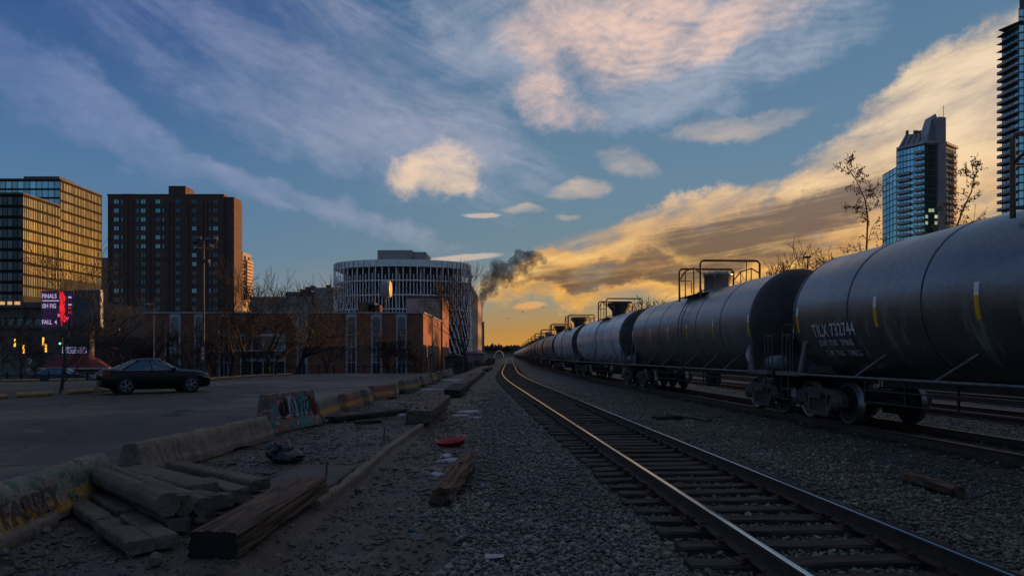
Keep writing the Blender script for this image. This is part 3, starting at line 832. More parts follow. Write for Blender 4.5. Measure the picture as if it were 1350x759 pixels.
    for i, y in enumerate((-6.98, -4.1, -1.35, 1.0, 3.75, 6.98)):
        mb = MB(); w = .055
        for mi, z0, z1 in ((0, 2.17, 2.56), (1, 2.56, 2.78)):
            zz = [z0+(z1-z0)*k/5 for k in range(6)]
            v = [surf(y-w, z, .004) for z in zz]+[surf(y+w, z, .004) for z in zz]
            mb.add(v, [(k, k+1, k+7, k+6) for k in range(5)], mi)
        mb.build('reflective_strip', [YEL, WHT], t)
    return t
# the panel of small print near one end of each car
def small_print(t, mat, y=-5.3):
    rows = ['AAR SPEC 111', 'TANK TEST', 'VALVE 2021', 'SAFETY 165']
    for i, r in enumerate(rows): text_part(r, .16, y, 2.30-.2*i, t, mat, 'stencil_panel', .55)

ORD = 'first second third fourth fifth sixth seventh eighth ninth tenth eleventh twelfth thirteenth fourteenth fifteenth sixteenth seventeenth eighteenth nineteenth twentieth'.split()
ORD += ['twenty-'+o for o in ORD[:9]]+['thirtieth']+['thirty-'+o for o in ORD[:9]]
def far_label(k): return '%s car of the tank train counted from the camera, tiny and golden' % ORD[k] if k > 7 else '%s car of the tank train counted from the camera, dusty grey with gold sheen' % ORD[k]
proto = build_car()
def place(o, k):
    yc = 17.22-7.15+16.9*k
    if k > 8: yc = 17.22-7.15+16.9*k
    y0, y1 = yc-6.85, yc+6.85
    p0, p1 = Vector((TRK[1](y0), y0, RAILZ)), Vector((TRK[1](y1), y1, RAILZ))
    d = p1-p0; o.location = (p0+p1)/2; o.rotation_euler = (0, 0, -math.atan2(d.x, d.y)); o.scale = (1, 1, 1)
car_labels = {
    0: 'nearest tank car, glossy black, numbered TILX 732744 with yellow and white strips',
    1: 'second tank car, charcoal grey with round manway dome against the sunset clouds',
    2: 'pale blue grey tank car with a bright shiny band round its middle',
    3: 'plain pale grey tank car, the farther of the two pale ones',
    4: 'dusty grey tank car directly beyond the two pale blue ones',
}
paints = {0: TP_BLACK, 1: TP_GREY, 2: TP_PALE, 3: TP_PALE, 4: TP_DUSTY}
def paint_car(o, m):
    for ch in o.children:
        if ch.name.split('.')[0] in ('tank', 'manway_dome'):
            ch.material_slots[0].link = 'OBJECT'; ch.material_slots[0].material = m
TEXTROW = 0
place(proto, 0)
cars = [proto]
for k in range(1, 8): c = copy_tree(proto); place(c, k); cars.append(c)
for k, c in enumerate(cars):
    c['label'] = car_labels.get(k, far_label(k))
    paint_car(c, paints.get(k, TP_DUSTY if k % 2 else TP_GREY))
text_part('TILX 732744', .40, 6.30, 2.04, proto, STENCIL, 'lettering', .79, 1.05)
text_part('LD LMT 192 500     87900 KG', .175, 6.20, 1.83, proto, STENCIL, 'lettering', .66)
text_part('LT WT  70 500      31980 KG', .175, 6.10, 1.60, proto, STENCIL, 'lettering', .66)
text_part('TILX 732716', .30, 6.3, 1.95, cars[1], STENCIL_OLD, 'lettering', .74)
text_part('LD LMT 192 500', .12, 6.1, 1.70, cars[1], STENCIL_OLD, 'lettering', .62)
small_print(cars[1], STENCIL_OLD, -4.9)
for k in (2, 3): text_part('TILX 7321%d' % (30+k), .28, 6.3, 2.2, cars[k], FRAME, 'lettering', .72)
small_print(cars[2], FRAME, -5.0)
# the bright jacket band round the middle of the third car
BAND = pm('bright_aluminium_band', (.62, .66, .70), 0.32, 0.6, 0.2, 6, 0.1, 40)
mb = MB(); mb.lathe([(TR, -1.05), (TR+.02, -1.0), (TR+.02, -.35), (TR, -.30)], 64, 0, 'Y', Matrix.Translation((0, 1.6, TZ))); mb.build('bright_band', BAND, cars[2])
def dome_variant(c):
    """wide-lidded, hopper shaped dome housing of the pale cars"""
    for ch in list(c.children):
        if ch.name.split('.')[0] == 'manway_dome':
            top = TZ+TR; mb = MB()
            mb.lathe([(.001, top+.80), (.78, top+.80), (.78, top+.62), (.50, top+.30), (.46, top-.1)], 24, 0, 'Z')
            me = mb.build('x', FRAME).data; o2 = [o for o in C.objects if o.data == me][0]; bpy.data.objects.remove(o2)
            ch.data = me; ch.material_slots[0].link = 'DATA'
for k in (2, 3, 4): dome_variant(cars[k])
# cars too small to show their parts: one mesh each, the same outline
def far_car_mesh():
    mb = MB(); prof = [(.01, -7.8), (1.1, -7.5), (TR, -7.0), (TR, 7.0), (1.1, 7.5), (.01, 7.8)]
    mb.lathe(prof, 24, 0, 'Y', Matrix.Translation((0, 0, TZ)))
    top = TZ+TR; mb.lathe([(.001, top+.66), (.6, top+.66), (.5, top-.1)], 12, 1, 'Z')
    for y in (-1.25, 1.25):
        mb.tube([(-1.12, y, top-.35), (-1.12, y, top+.98), (1.12, y, top+.98), (1.12, y, top-.35)], .04, 5, 2)
    mb.box(0, 0, 1.0, .5, 16.6, .25, 1)
    for e in (-1, 1):
        mb.box(0, e*8.0, 1.08, 2.6, .5, .14, 1); mb.box(0, e*6.85, .6, 2.1, 2.2, .3, 1)
        for sx in (-1, 1):
            mb.tube([(sx*1.5, -7, 1.13), (sx*1.5, 7, 1.13)], .03, 5, 1)
            for sy in (-.89, .89): mb.lathe([(.001, -.07), (.46, -.07), (.46, .07), (.001, .07)], 14, 1, 'X', Matrix.Translation((sx*.755, e*6.85+sy, .465)))
    o = mb.build('tank_car', [TP_DUSTY, FRAME, RAILING]); me = o.data; bpy.data.objects.remove(o); return me
FARCAR = far_car_mesh()
for k in range(8, 34):
    o = link('tank_car', FARCAR); place(o, k)
    tag(o, far_label(k), 'tank car', 'tank cars of the long freight train')
    if k % 3 == 0:
        o.material_slots[0].link = 'OBJECT'; o.material_slots[0].material = TP_GREY
# ---------------------------------------------------------------- buildings
def WX(px, Z): return (px-CX)/F*Z
def WZ(py, Z): return CAMZ+(HY-py)/F*Z
def glass_mat(name, tint, rough=0.04, metal=0.85, var=0.5):
    m, nt, b = new_mat(name)
    geo = nt.nodes.new('ShaderNodeNewGeometry'); r = E(geo.outputs['Random Per Island'])
    lo = tuple(c*(1-var) for c in tint)
    nt.links.new(mixc(r, lo, tint), b.inputs['Base Color'])
    b.inputs['Metallic'].default_value = metal; b.inputs['Roughness'].default_value = rough
    bump(b, fbm(geo.outputs['Position'], .55, 3, .6)+fbm(geo.outputs['Position'], .11, 2, .5)*3.0, .22, .06)
    MATS[name] = m; return m
GL_GOLD = glass_mat('sunset_tinted_office_glass', (1.0, .84, .56), .04, .95, .62)  # mirror coating, with sunset gold of the reflected sky put into the tint
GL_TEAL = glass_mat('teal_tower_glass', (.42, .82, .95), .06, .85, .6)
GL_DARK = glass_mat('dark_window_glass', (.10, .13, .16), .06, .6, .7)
GL_APT = glass_mat('sky_teal_window_glass', (.20, .46, .50), .05, .75, .2)
MULL = pm('dark_bronze_mullion', (.026, .020, .014), 0.9, 0.0, 0.3, 2, 0.05, 10, spec=.1)
SPAN = pm('dark_spandrel_panel', (.030, .022, .014), 0.9, 0.0, 0.3, 0.6, 0.05, 10, spec=.1)
BRN = pm('brown_brick_tower_wall', (.092, .056, .046), 0.85, 0, 0.22, 0.25, 0.15, 12, stretch=(1, 1, 2.5))
CONC = pm('grey_concrete_wall', (.24, .235, .23), 0.85, 0, 0.25, 0.4, 0.1, 10)
STEELB = pm('blue_white_fin_metal', (.82, .85, .90), 0.45, 0.1, 0.2, 0.8, 0.05, 10)
DARKC = pm('dark_slab_concrete', (.085, .085, .09), 0.85, 0, 0.3, 0.4, 0.1, 10)
PINK = pm('pale_rose_render', (.34, .24, .24), 0.85, 0, 0.15, 0.6, 0.1, 10)
WHITEP = pm('off_white_surround', (.36, .37, .38), 0.75, 0, 0.2, 1.5, 0.1, 12)
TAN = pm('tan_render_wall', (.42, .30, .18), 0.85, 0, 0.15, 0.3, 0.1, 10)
BALC = pm('pale_balcony_slab', (.34, .35, .36), 0.7, 0, 0.2, 0.5, 0.1, 10)
def brick_mat():
    m, nt, b = new_mat('red_brown_brick')
    v = coords(False); s = nt.nodes.new('ShaderNodeSeparateXYZ'); nt.links.new(v, s.inputs[0])
    br = nt.nodes.new('ShaderNodeTexBrick'); nt.links.new(xyz(E(s.outputs[0])+E(s.outputs[1]), E(s.outputs[2]), 0.0), br.inputs['Vector'])
    br.inputs['Scale'].default_value = 1.0; br.inputs['Brick Width'].default_value = 0.24; br.inputs['Row Height'].default_value = 0.085; br.inputs['Mortar Size'].default_value = 0.010
    br.inputs['Color1'].default_value = (.36, .115, .050, 1); br.inputs['Color2'].default_value = (.22, .075, .040, 1); br.inputs['Mortar'].default_value = (.12, .10, .09, 1)
    n = fbm(v, 0.5, 5, 0.6); st = fbm(vscale(v, 1.2, 1.2, .25), 1.0, 4, 0.6)
    c = mixc((n*.5+st*.5).smooth(.42, .62)*0.5, br.outputs[0], (.085, .048, .036))
    nt.links.new(c, b.inputs['Base Color']); b.inputs['Roughness'].default_value = 0.88
    return m
BRICK = brick_mat()
def facade(owner, p0, p1, z0, z1, nf, nc, glass, frame, band=0.26, tilt=0.008, seed=0, mull=0.09, name='window_band', proud=0.12):
    """curtain wall between two plan points: a strip of panes and a spandrel to each floor, upright mullions over all"""
    random.seed(seed); p0 = Vector((*p0, 0)); p1 = Vector((*p1, 0)); u = (p1-p0); L = u.length; u = u/L
    n = Vector((u.y, -u.x, 0)); fh = (z1-z0)/nf; up = Vector((0, 0, 1))
    fr = MB()
    for i in range(nf):
        za = z0+i*fh; zb = za+fh*(1-band); mb = MB()
        for j in range(nc):
            a, c = p0+u*(L*j/nc), p0+u*(L*(j+1)/nc)
            tx, tz = random.gauss(0, tilt), random.gauss(0, tilt*.5)
            o = n*0.04; w = L/nc/2; h = (zb-za)/2
            q = [a+o+up*za+n*(-tx*w-tz*h), c+o+up*za+n*(tx*w-tz*h), c+o+up*zb+n*(tx*w+tz*h), a+o+up*zb+n*(-tx*w+tz*h)]
            mb.add(q, [(0, 1, 2, 3)])
        mb.build(name, glass, owner)
        sp = MB(); c = (p0+p1)/2+up*((zb+za+fh)/2)+n*proud/2
        M = Matrix.Translation(c) @ Matrix.Rotation(math.atan2(u.y, u.x), 4, 'Z')
        sp.box(0, 0, 0, L, proud, fh*band, M=M)
        sp.build('spandrel', SPAN if frame is MULL else frame, owner)
    for j in range(nc+1):
        a = p0+u*(L*j/nc)+n*(proud/2+.02)
        M = Matrix.Translation(a+up*(z0+z1)/2) @ Matrix.Rotation(math.atan2(u.y, u.x), 4, 'Z')
        fr.box(0, 0, 0, mull, proud+.06, z1-z0, M=M)
    o = fr.build('mullions', frame, owner); tag(o, kind='stuff')
def block(name, poly, z0, z1, mat, parent):
    mb = MB(); mb.prism(poly, 'Z', z0, z1); return mb.build(name, mat, parent)
def rect(x0, x1, y0, y1): return [(x0, y0), (x1, y0), (x1, y1), (x0, y1)]

# ---- glass office block at the far left
def office():
    t = thing('office_building', 'stepped glass office block at far left, its side glowing gold', 'office building')
    Z0 = 240; X = WX(30, Z0); Zs = 260; Ze = 286
    CORE = pm('shaded_core_concrete', (.022, .020, .018), .9, 0, .3, .4, .1, 10)  # concrete darkened to stand in for shade from trees and buildings
    block('core', rect(X-75, X-.05, Z0+.05, Zs), -2, 58.0, CORE, t)
    block('core', rect(X-75, X-.05, Zs, Ze), -2, 68.0, CORE, t)
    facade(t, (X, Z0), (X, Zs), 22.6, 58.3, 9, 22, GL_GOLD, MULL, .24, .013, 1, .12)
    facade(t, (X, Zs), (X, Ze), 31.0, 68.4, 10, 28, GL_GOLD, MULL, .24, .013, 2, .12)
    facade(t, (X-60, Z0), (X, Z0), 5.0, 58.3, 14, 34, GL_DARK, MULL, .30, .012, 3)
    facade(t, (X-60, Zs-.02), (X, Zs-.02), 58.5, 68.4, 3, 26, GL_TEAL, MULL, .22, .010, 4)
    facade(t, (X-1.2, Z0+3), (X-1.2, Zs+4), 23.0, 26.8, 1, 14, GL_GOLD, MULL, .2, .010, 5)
    for z, a, b in ((58.5, Z0, Zs), (68.6, Zs, Ze)):
        mb = MB(); mb.box(X-30, (a+b)/2, z, 60.4, b-a+.3, .5); mb.build('roof', DARKC, t)
    mb = MB(); mb.box(X-12, Zs+12, 70, 14, 10, 3); mb.build('plant_room', DARKC, t)
    for y in (Z0+.8, Z0+10, Zs+2, Ze-2):
        mb = MB(); mb.box(X-2, y, 12, 1.2, 1.2, 26); mb.build('column', DARKC, t)
office()

# ---- brown apartment tower
def tower():
    Z = 215; x0, x1 = WX(142, Z), WX(295, Z); top = WZ(258, Z)
    t = thing('apartment_tower', 'tall brown brick apartment tower with small square windows', 'apartment tower')
    block('wall', rect(x0, x1, Z, Z+14), -2, top, BRN, t)
    xr = WX(307, Z)
    block('wall', rect(x1, xr, Z+.9, Z+7), -2, top-.2, BRN, t)
    block('wall', [(xr, Z+1.0), (xr+.02, Z+1.0), (WX(316, Z+5), Z+5), (WX(316, Z+5), Z+7), (xr, Z+7)], -2, top-1.8, BRN, t)
    block('parapet', rect(x0-.15, x1+.15, Z-.15, Z+14), top, top+.5, BRN, t)
    block('penthouse', rect(WX(218, Z), WX(240.5, Z), Z+2, Z+4.3), top, WZ(243, Z), BRN, t)
    block('penthouse', [(WX(240.5, Z), Z+2), (WX(252, Z+5), Z+4.2), (WX(252, Z+5), Z+7), (WX(240.5, Z), Z+7)], top, WZ(244, Z), BRN, t)
    block('roof_hut', rect(WX(157, Z), WX(173, Z), Z+2, Z+6), top, WZ(256, Z)+.6, BRN, t)
    # piers between the window bays
    for px in (144, 167.5, 173.5, 197, 203, 222, 227, 247, 252, 267, 272, 292):
        mb = MB(); mb.box(WX(px, Z), Z-.12, (top-2)/2, .55, .35, top-2.2); mb.build('pier', BRN, t)
    def win(w, h):
        mb = MB(); f = .14
        mb.box(0, -.05, h/2-f/2, w, .16, f, 0); mb.box(0, -.05, -h/2+f/2, w, .16, f, 0)
        mb.box(-w/2+f/2, -.05, 0, f, .16, h-2*f, 0); mb.box(w/2-f/2, -.05, 0, f, .16, h-2*f, 0)
        mb.box(0, -.045, 0, .07, .14, h-2*f, 0)
        o = mb.build('window', DARKC); a = o.data; bpy.data.objects.remove(o)
        mb = MB(); g = MB(); g.box(-w/4, -.03, 0, w/2-.1, .03, h-.2); g.box(w/4, -.025, 0, w/2-.1, .03, h-.2)
        o = g.build('pane', GL_APT); b = o.data; bpy.data.objects.remove(o)
        return a, b
    wide, slim = win(1.75, 1.55), win(.75, 1.55)
    DIM = GL_DARK; random.seed(3)
    cols = [(153.6, 1), (161.2, 0), (181.5, 0), (189, 1), (208.3, 1), (215.6, 0), (234.5, 1), (256, 1), (277, 0), (284.3, 1)]
    for r in range(18):
        z = WZ(266+11.72*r, Z)
        for px, big in cols:
            if r > 15 and random.random() < .3: continue
            me, pn = wide if big else slim
            w = link('window', me, t, (WX(px, Z), Z-.02, z))
            p = link('pane', pn, w); p.rotation_euler = (random.gauss(0, .006), 0, random.gauss(0, .010))
            lit = random.random() < (0.85 if (r < 6 and px < 220) else 0.12)  # most upper left panes keep teal glass as painted sky reflection
            if not lit: p.material_slots[0].link = 'OBJECT'; p.material_slots[0].material = DIM
tower()

def simple_block(label, px0, px1, top, Z, depth, mat, nf, nc, glass=GL_DARK, cat='building', base=-2, name='apartment_building', sideways=None):
    t = thing(name, label, cat)
    x0, x1 = WX(px0, Z), WX(px1, Z); zt = WZ(top, Z)
    block('wall', rect(x0, x1, Z, Z+depth), base, zt, mat, t)
    block('parapet', rect(x0-.2, x1+.2, Z-.2, Z+depth+.2), zt, zt+.5, mat, t)
    fh = (zt-base)/nf
    def bands(pa, pb, n, yaw):
        for i in range(nf):
            z = base+fh*(i+.55)
            for j in range(n):
                mb = MB()
                f = (j+.5)/n; x = pa[0]+(pb[0]-pa[0])*f; y = pa[1]+(pb[1]-pa[1])*f
                L = math.hypot(pb[0]-pa[0], pb[1]-pa[1])/n
                M = Matrix.Translation((x, y, z)) @ Matrix.Rotation(yaw, 4, 'Z')
                mb.box(0, 0, 0, L*.6, .12, fh*.5, M=M)
                mb.build('window', glass, t)
    bands((x0, Z), (x1, Z), nc, 0)
    if x1 < 0: bands((x1, Z), (x1, Z+depth), max(2, int(depth/3)), R(90))
    return t
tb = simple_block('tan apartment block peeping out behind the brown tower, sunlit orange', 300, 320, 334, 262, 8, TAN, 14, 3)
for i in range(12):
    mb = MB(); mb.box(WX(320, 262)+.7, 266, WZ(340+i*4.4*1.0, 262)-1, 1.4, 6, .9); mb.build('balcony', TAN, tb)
simple_block('narrow pale blue building between the office block and the brown tower', 131, 146, 341, 330, 14, CONC, 16, 4, GL_TEAL)
lb = simple_block('low flat-roofed grey building behind the bare trees', 330, 438, 394, 150, 20, CONC, 4, 12)
mb = MB(); mb.box(WX(405, 150), 158, WZ(394, 150)+1.1, 12, 8, 1.7); mb.build('roof_hut', DARKC, lb)
mb = MB(); mb.box(WX(428, 150), 155, WZ(394, 150)+1.4, 6, 6, 2.6); mb.build('roof_hut', CONC, lb)
for i in range(7): 
    mb = MB(); mb.box(WX(392+i*7, 150), 154, WZ(394, 150)+2.0+.4*(i % 3), .9, 1.4, .9+.3*(i % 2)); mb.build('roof_vent', DARKC, lb)
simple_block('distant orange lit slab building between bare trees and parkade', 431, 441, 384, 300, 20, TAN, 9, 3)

# ---- long brick hall with tall arched windows
def brick_hall():
    Z = 90; x0, x1 = WX(192, Z), WX(558, Z); top = WZ(413, Z); base = -2.0
    t = thing('brick_building', 'long brown brick hall with tall white arched windows behind the lot', 'brick building')
    block('wall', rect(x0, x1, Z, 112), base, top, BRICK, t)
    mb = MB(); mb.box((x0+x1)/2, 101, top+.09, x1-x0+.4, 22.4, .18); mb.build('coping', WHITEP, t)
    def arched(w, h):
        """white surround with an arched opening, glass set back behind it"""
        n = 12; r = w/2-.22; ring_in = [(-r, 0)]+[(-r*math.cos(math.pi*k/n), h-w*.62+r*math.sin(math.pi*k/n)) for k in range(n+1)]+[(r, 0)]
        ring_out = [(-w/2, 0)]+[(-w/2, h-w*.62) if k == 0 else ((w/2, h-w*.62) if k == n else (max(-w/2, min(w/2, -w*.75*math.cos(math.pi*k/n))), h)) for k in range(n+1)]+[(w/2, 0)]
        mb = MB(); m = len(ring_in)
        v = [(x, -.14, z) for x, z in ring_in]+[(x, -.14, z) for x, z in ring_out]+[(x, .02, z) for x, z in ring_in]+[(x, .02, z) for x, z in ring_out]
        f = []
        for i in range(m-1):
            f.append((i, i+1, m+i+1, m+i)); f.append((i, 2*m+i, 2*m+i+1, i+1)); f.append((m+i, m+i+1, 3*m+i+1, 3*m+i))
        mb.add(v, f); o = mb.build('arched_window', WHITEP); a = o.data; bpy.data.objects.remove(o)
        g = MB(); g.add([(x, -.015, z) for x, z in ring_in], [tuple(range(m))]); o = g.build('pane', GL_DARK); b = o.data; bpy.data.objects.remove(o)
        q = MB()
        for z in (h*.30, h*.52, h*.70): q.box(0, -.04, z, w-.44, .05, .09)
        q.box(0, -.045, h*.36, .06, .05, h*.70); o = q.build('glazing_bar', WHITEP); c = o.data; bpy.data.objects.remove(o)
        return a, b, c
    A = arched(1.42, top-base-.1)
    for px in (231.5, 263.5, 295.5, 398.5, 463.5, 496.5, 529.5):
        w = link('arched_window', A[0], t, (WX(px, Z), Z, base)); link('pane', A[1], w); link('glazing_bar', A[2], w)
    # glazed entrance with a pale canopy
    ex0, ex1 = WX(319, Z), WX(377, Z)
    facade(t, (ex0, Z-.25), (ex1, Z-.25), base, WZ(440, Z), 2, 4, GL_DARK, WHITEP, .12, .006, 9, .16, 'entrance_glass')
    mb = MB(); mb.box((ex0+ex1)/2, Z-.8, WZ(462, Z), ex1-ex0+.6, 1.6, .22); mb.build('canopy', WHITEP, t)
    for px in (562, 567, 572, 577):
        mb = MB(); y = F*x1/(px-CX); mb.box(x1, y, 1.0, .14, .55, 3.2); mb.build('side_window', GL_DARK, t)
    mb = MB(); mb.box(WX(470, Z), 97, top+1.0, 2.4, 2, 1.8); mb.box(WX(481, Z), 97, top+.8, 1.6, 2, 1.5); mb.build('roof_unit', BRN, t)
    p = thing('rose_building', 'pale rose box building standing behind the brick hall', 'building')
    block('wall', rect(WX(535, 113), WX(582, 113), 113, 124), base, WZ(393, 113), PINK, p)
    block('parapet', rect(WX(535, 113)-.1, WX(582, 113)+.15, 112.9, 124.1), WZ(393, 113), WZ(393, 113)+.25, BRN, p)
    block('end_wall', rect(WX(580, 113), WX(583.5, 113), 112.85, 124.2), base, WZ(393, 113)-.2, BRICK, p)
    # drum on a mast above the roof
    d = thing('drum_sign', 'round grey drum on a mast, its sunlit face glowing yellow', 'drum sign')
    cx, cy, cz = WX(509, 95), 95, WZ(381, 95)
    mb = MB(); mb.tube([(cx, cy, top), (cx, cy, cz-1)], .09, 8); mb.build('mast', DARKC, d)
    mb = MB(); mb.lathe([(.01, -.65), (1.1, -.65), (1.17, -.58), (1.17, .60), (1.12, .63)], 32, 0, 'X', Matrix.Translation((cx, cy, cz))); mb.build('drum', CONC, d)
    mb = MB(); mb.lathe([(1.12, .60), (1.05, .66), (.01, .68)], 32, 0, 'X', Matrix.Translation((cx, cy, cz)))
    o = mb.build('face', pm('sun_yellow_face', (.75, .50, .06), 0.5, 0, .1, 1, 0, 10), d)  # sunlight yellow put into the face colour
    d.rotation_euler = (0, 0, 0)
brick_hall()

# ---- round parkade with slanting fins
def parkade():
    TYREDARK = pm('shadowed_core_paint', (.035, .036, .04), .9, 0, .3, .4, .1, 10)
    t = thing('round_parkade', 'round open parking tower wrapped in upright blue white fins', 'parkade')
    cx, cy, a, b = WX(531, 150), 150.0, 14.8, 8.6
    levels = [2.4, 5.4, 8.4, 11.35, 14.3, 17.3, 20.3]
    def plan(s=1.0, n=40, back=206):
        p = [(cx+a*s*math.cos(math.pi+math.pi*k/n), cy+b*s*math.sin(math.pi+math.pi*k/n)) for k in range(n+1)]
        return p+[(cx+a*s, back), (cx-a*s, back)]
    for i, z in enumerate(levels):
        back = 206 if z < 18 else 163
        block('floor_slab', plan(1.0, 40, back), z-.20, z, STEELB if i > 2 else CONC, t)
    for k in range(0, 41, 5):
        mb = MB(); an = math.pi+math.pi*k/40; mb.box(cx+a*.86*math.cos(an), cy+b*.80*math.sin(an), 9, .6, .6, 21.9); mb.build('column', CONC, t)
    block('inner_core', plan(.80, 30, 160), -2, 20.0, TYREDARK, t)
    block('inner_core', rect(cx-a*.9, cx+a*.8, 164, 204), -2, 16.9, DARKC, t)
    block('stair_core', rect(WX(500, 150), WX(545, 150), 148, 156), 20.3, WZ(331.5, 150), CONC, t)
    block('stair_core', rect(WX(545, 150), WX(562, 150), 149, 158), 20.3, WZ(333, 150), CONC, t)
    # fins: long ones and, half a step aside, shorter ones; the lower storeys lean
    n = 32
    mb0 = {}
    for li, z in enumerate(levels):
        for k in range(n+1):
            for half in (0, 1):
                if half and k == n: continue
                an = math.pi+math.pi*(k+.5*half)/n
                if half and (li == 6): continue
                x, y = cx+a*1.012*math.cos(an), cy+b*1.012*math.sin(an)
                h = (1.35 if li == 6 else 2.95) if not half else 4.0
                lean = .0
                if li < 4: lean = -(4-li)*.085*(1 if x > cx-2 else -1)*min(1, abs(x-cx+2)/8)
                z1 = z-.30 if not half else z-1.7
                mb = mb0.setdefault(li, []); q = MB(); h *= (.75 if half else 1); lean += random.uniform(-.045, .045)*(1 if li < 6 else 0); h *= random.uniform(.9, 1.04) if li < 6 else 1
                q.bar((x-lean*1.2, y, z1), (x+lean*1.2, y, z1+h), .135 if not half else .115, .30)
                mb.append(q)
    cnt = 0; rest = MB()
    for li in sorted(mb0, reverse=True):
        for q in mb0[li]:
            if cnt < 290: q.build('fin', STEELB, t); cnt += 1
            else: rest.add(q.v, q.f)
    if rest.v: o = rest.build('lower_fins', STEELB, t); tag(o, kind='stuff')
    # glass parapet between the top fins
    mb = MB(); pl = plan(1.0, 40, 163)[:41]
    for p, q in zip(pl[:-1], pl[1:]): mb.add([(*p, 20.3), (*q, 20.3), (*q, 21.5), (*p, 21.5)], [(0, 1, 2, 3)])
    mb.build('glass_parapet', glass_mat('pale_parapet_glass', (.55, .60, .64), .15, .3, .2), t)
    # the long right side, slanting panels that catch the sun
    mb = MB(); X = cx+a+.12; k = 0; y = 151.0
    while y < 206:
        mb.bar((X, y, -1.5), (X, y+2.6, 17.2), .16, .5); mb.bar((X+.05, y+1.6, -1.5), (X+.05, y-1.0, 17.2), .12, .25); y += 1.7
    o = mb.build('side_fins', pm('warm_fin_panel', (.48, .40, .34), 0.6, 0, .2, .8, .05, 10), t); tag(o, kind='stuff')
    block('side_wall', rect(X-.6, X-.15, 151, 206), -2, 17.2, pm('rose_side_wall', (.36, .25, .20), 0.8, 0, .25, .4, .1, 8), t)
parkade()

# ---- chimneys and low sheds at the end of the lot
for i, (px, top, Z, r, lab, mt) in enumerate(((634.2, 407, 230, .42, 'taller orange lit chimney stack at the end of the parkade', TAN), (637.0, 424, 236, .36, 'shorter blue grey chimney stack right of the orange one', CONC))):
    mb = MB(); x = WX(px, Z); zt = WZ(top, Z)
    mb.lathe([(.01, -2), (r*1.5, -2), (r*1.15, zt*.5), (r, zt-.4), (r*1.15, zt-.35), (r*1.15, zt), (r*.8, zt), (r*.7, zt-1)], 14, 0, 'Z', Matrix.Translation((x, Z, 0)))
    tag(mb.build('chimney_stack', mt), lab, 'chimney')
def shed(label, px0, px1, top, Z, depth, mat, roofmat):
    t = thing('shed', label, 'shed'); x0, x1 = WX(px0, Z), WX(px1, Z); zt = WZ(top, Z); m = (x0+x1)/2
    block('wall', rect(x0, x1, Z, Z+depth), -2, zt, mat, t)
    mb = MB(); mb.prism([(x0-.25, zt-.02), (x1+.25, zt-.02), (m, zt+.16*(x1-x0))], 'Y', Z-.3, Z+depth+.3); mb.build('roof', roofmat, t)
    mb = MB(); mb.box(m-.2*(x1-x0), Z-.04, -.6, .9, .1, 2.1); mb.build('door', DARKC, t)
    mb = MB(); mb.box(m+.2*(x1-x0), Z-.04, .3, 1.2, .1, .9); mb.build('window', GL_DARK, t)
BLUEG = pm('blue_grey_siding', (.16, .19, .23), 0.7, 0, .3, .6, .15, 12, stretch=(4, 4, .4))
GREENG = pm('dark_green_siding', (.05, .075, .07), 0.7, 0, .3, .8, .15, 12, stretch=(4, 4, .4))
shed('low pale blue grey shed left of the far tracks', 613, 637, 466, 120, 22, BLUEG, CONC)
shed('small dark green shed beside the lit brick wall', 587, 611, 470, 104, 7, GREENG, DARKC)
mb = MB()
for i in range(5): mb.lathe([(.01, -1.8), (.75, -1.8), (.8, -1.6), (.8, .35), (.75, .45), (.01, .5)], 16, 0, 'Z', Matrix.Translation((WX(640+i*3.2, 132+i*9), 132+i*9, 0)))
o = None
for i in range(4):
    mb = MB(); Z = 118+i*11; x = WX(641.5+i*2.2, Z)
    mb.lathe([(.01, -1.8), (.75, -1.8), (.8, -1.6), (.8, .25+.2*i), (.75, .35+.2*i), (.01, .4+.2*i)], 16, 0, 'Z', Matrix.Translation((x, Z, 0)))
    tag(mb.build('storage_drum', RUST), ('rusty storage drum by the far track, nearest and biggest of four', 'second rusty storage drum by the far track', 'third rusty storage drum by the far track', 'farthest and smallest looking rusty storage drum by the far track')[i], 'drum', 'rusty drums beside the far track')

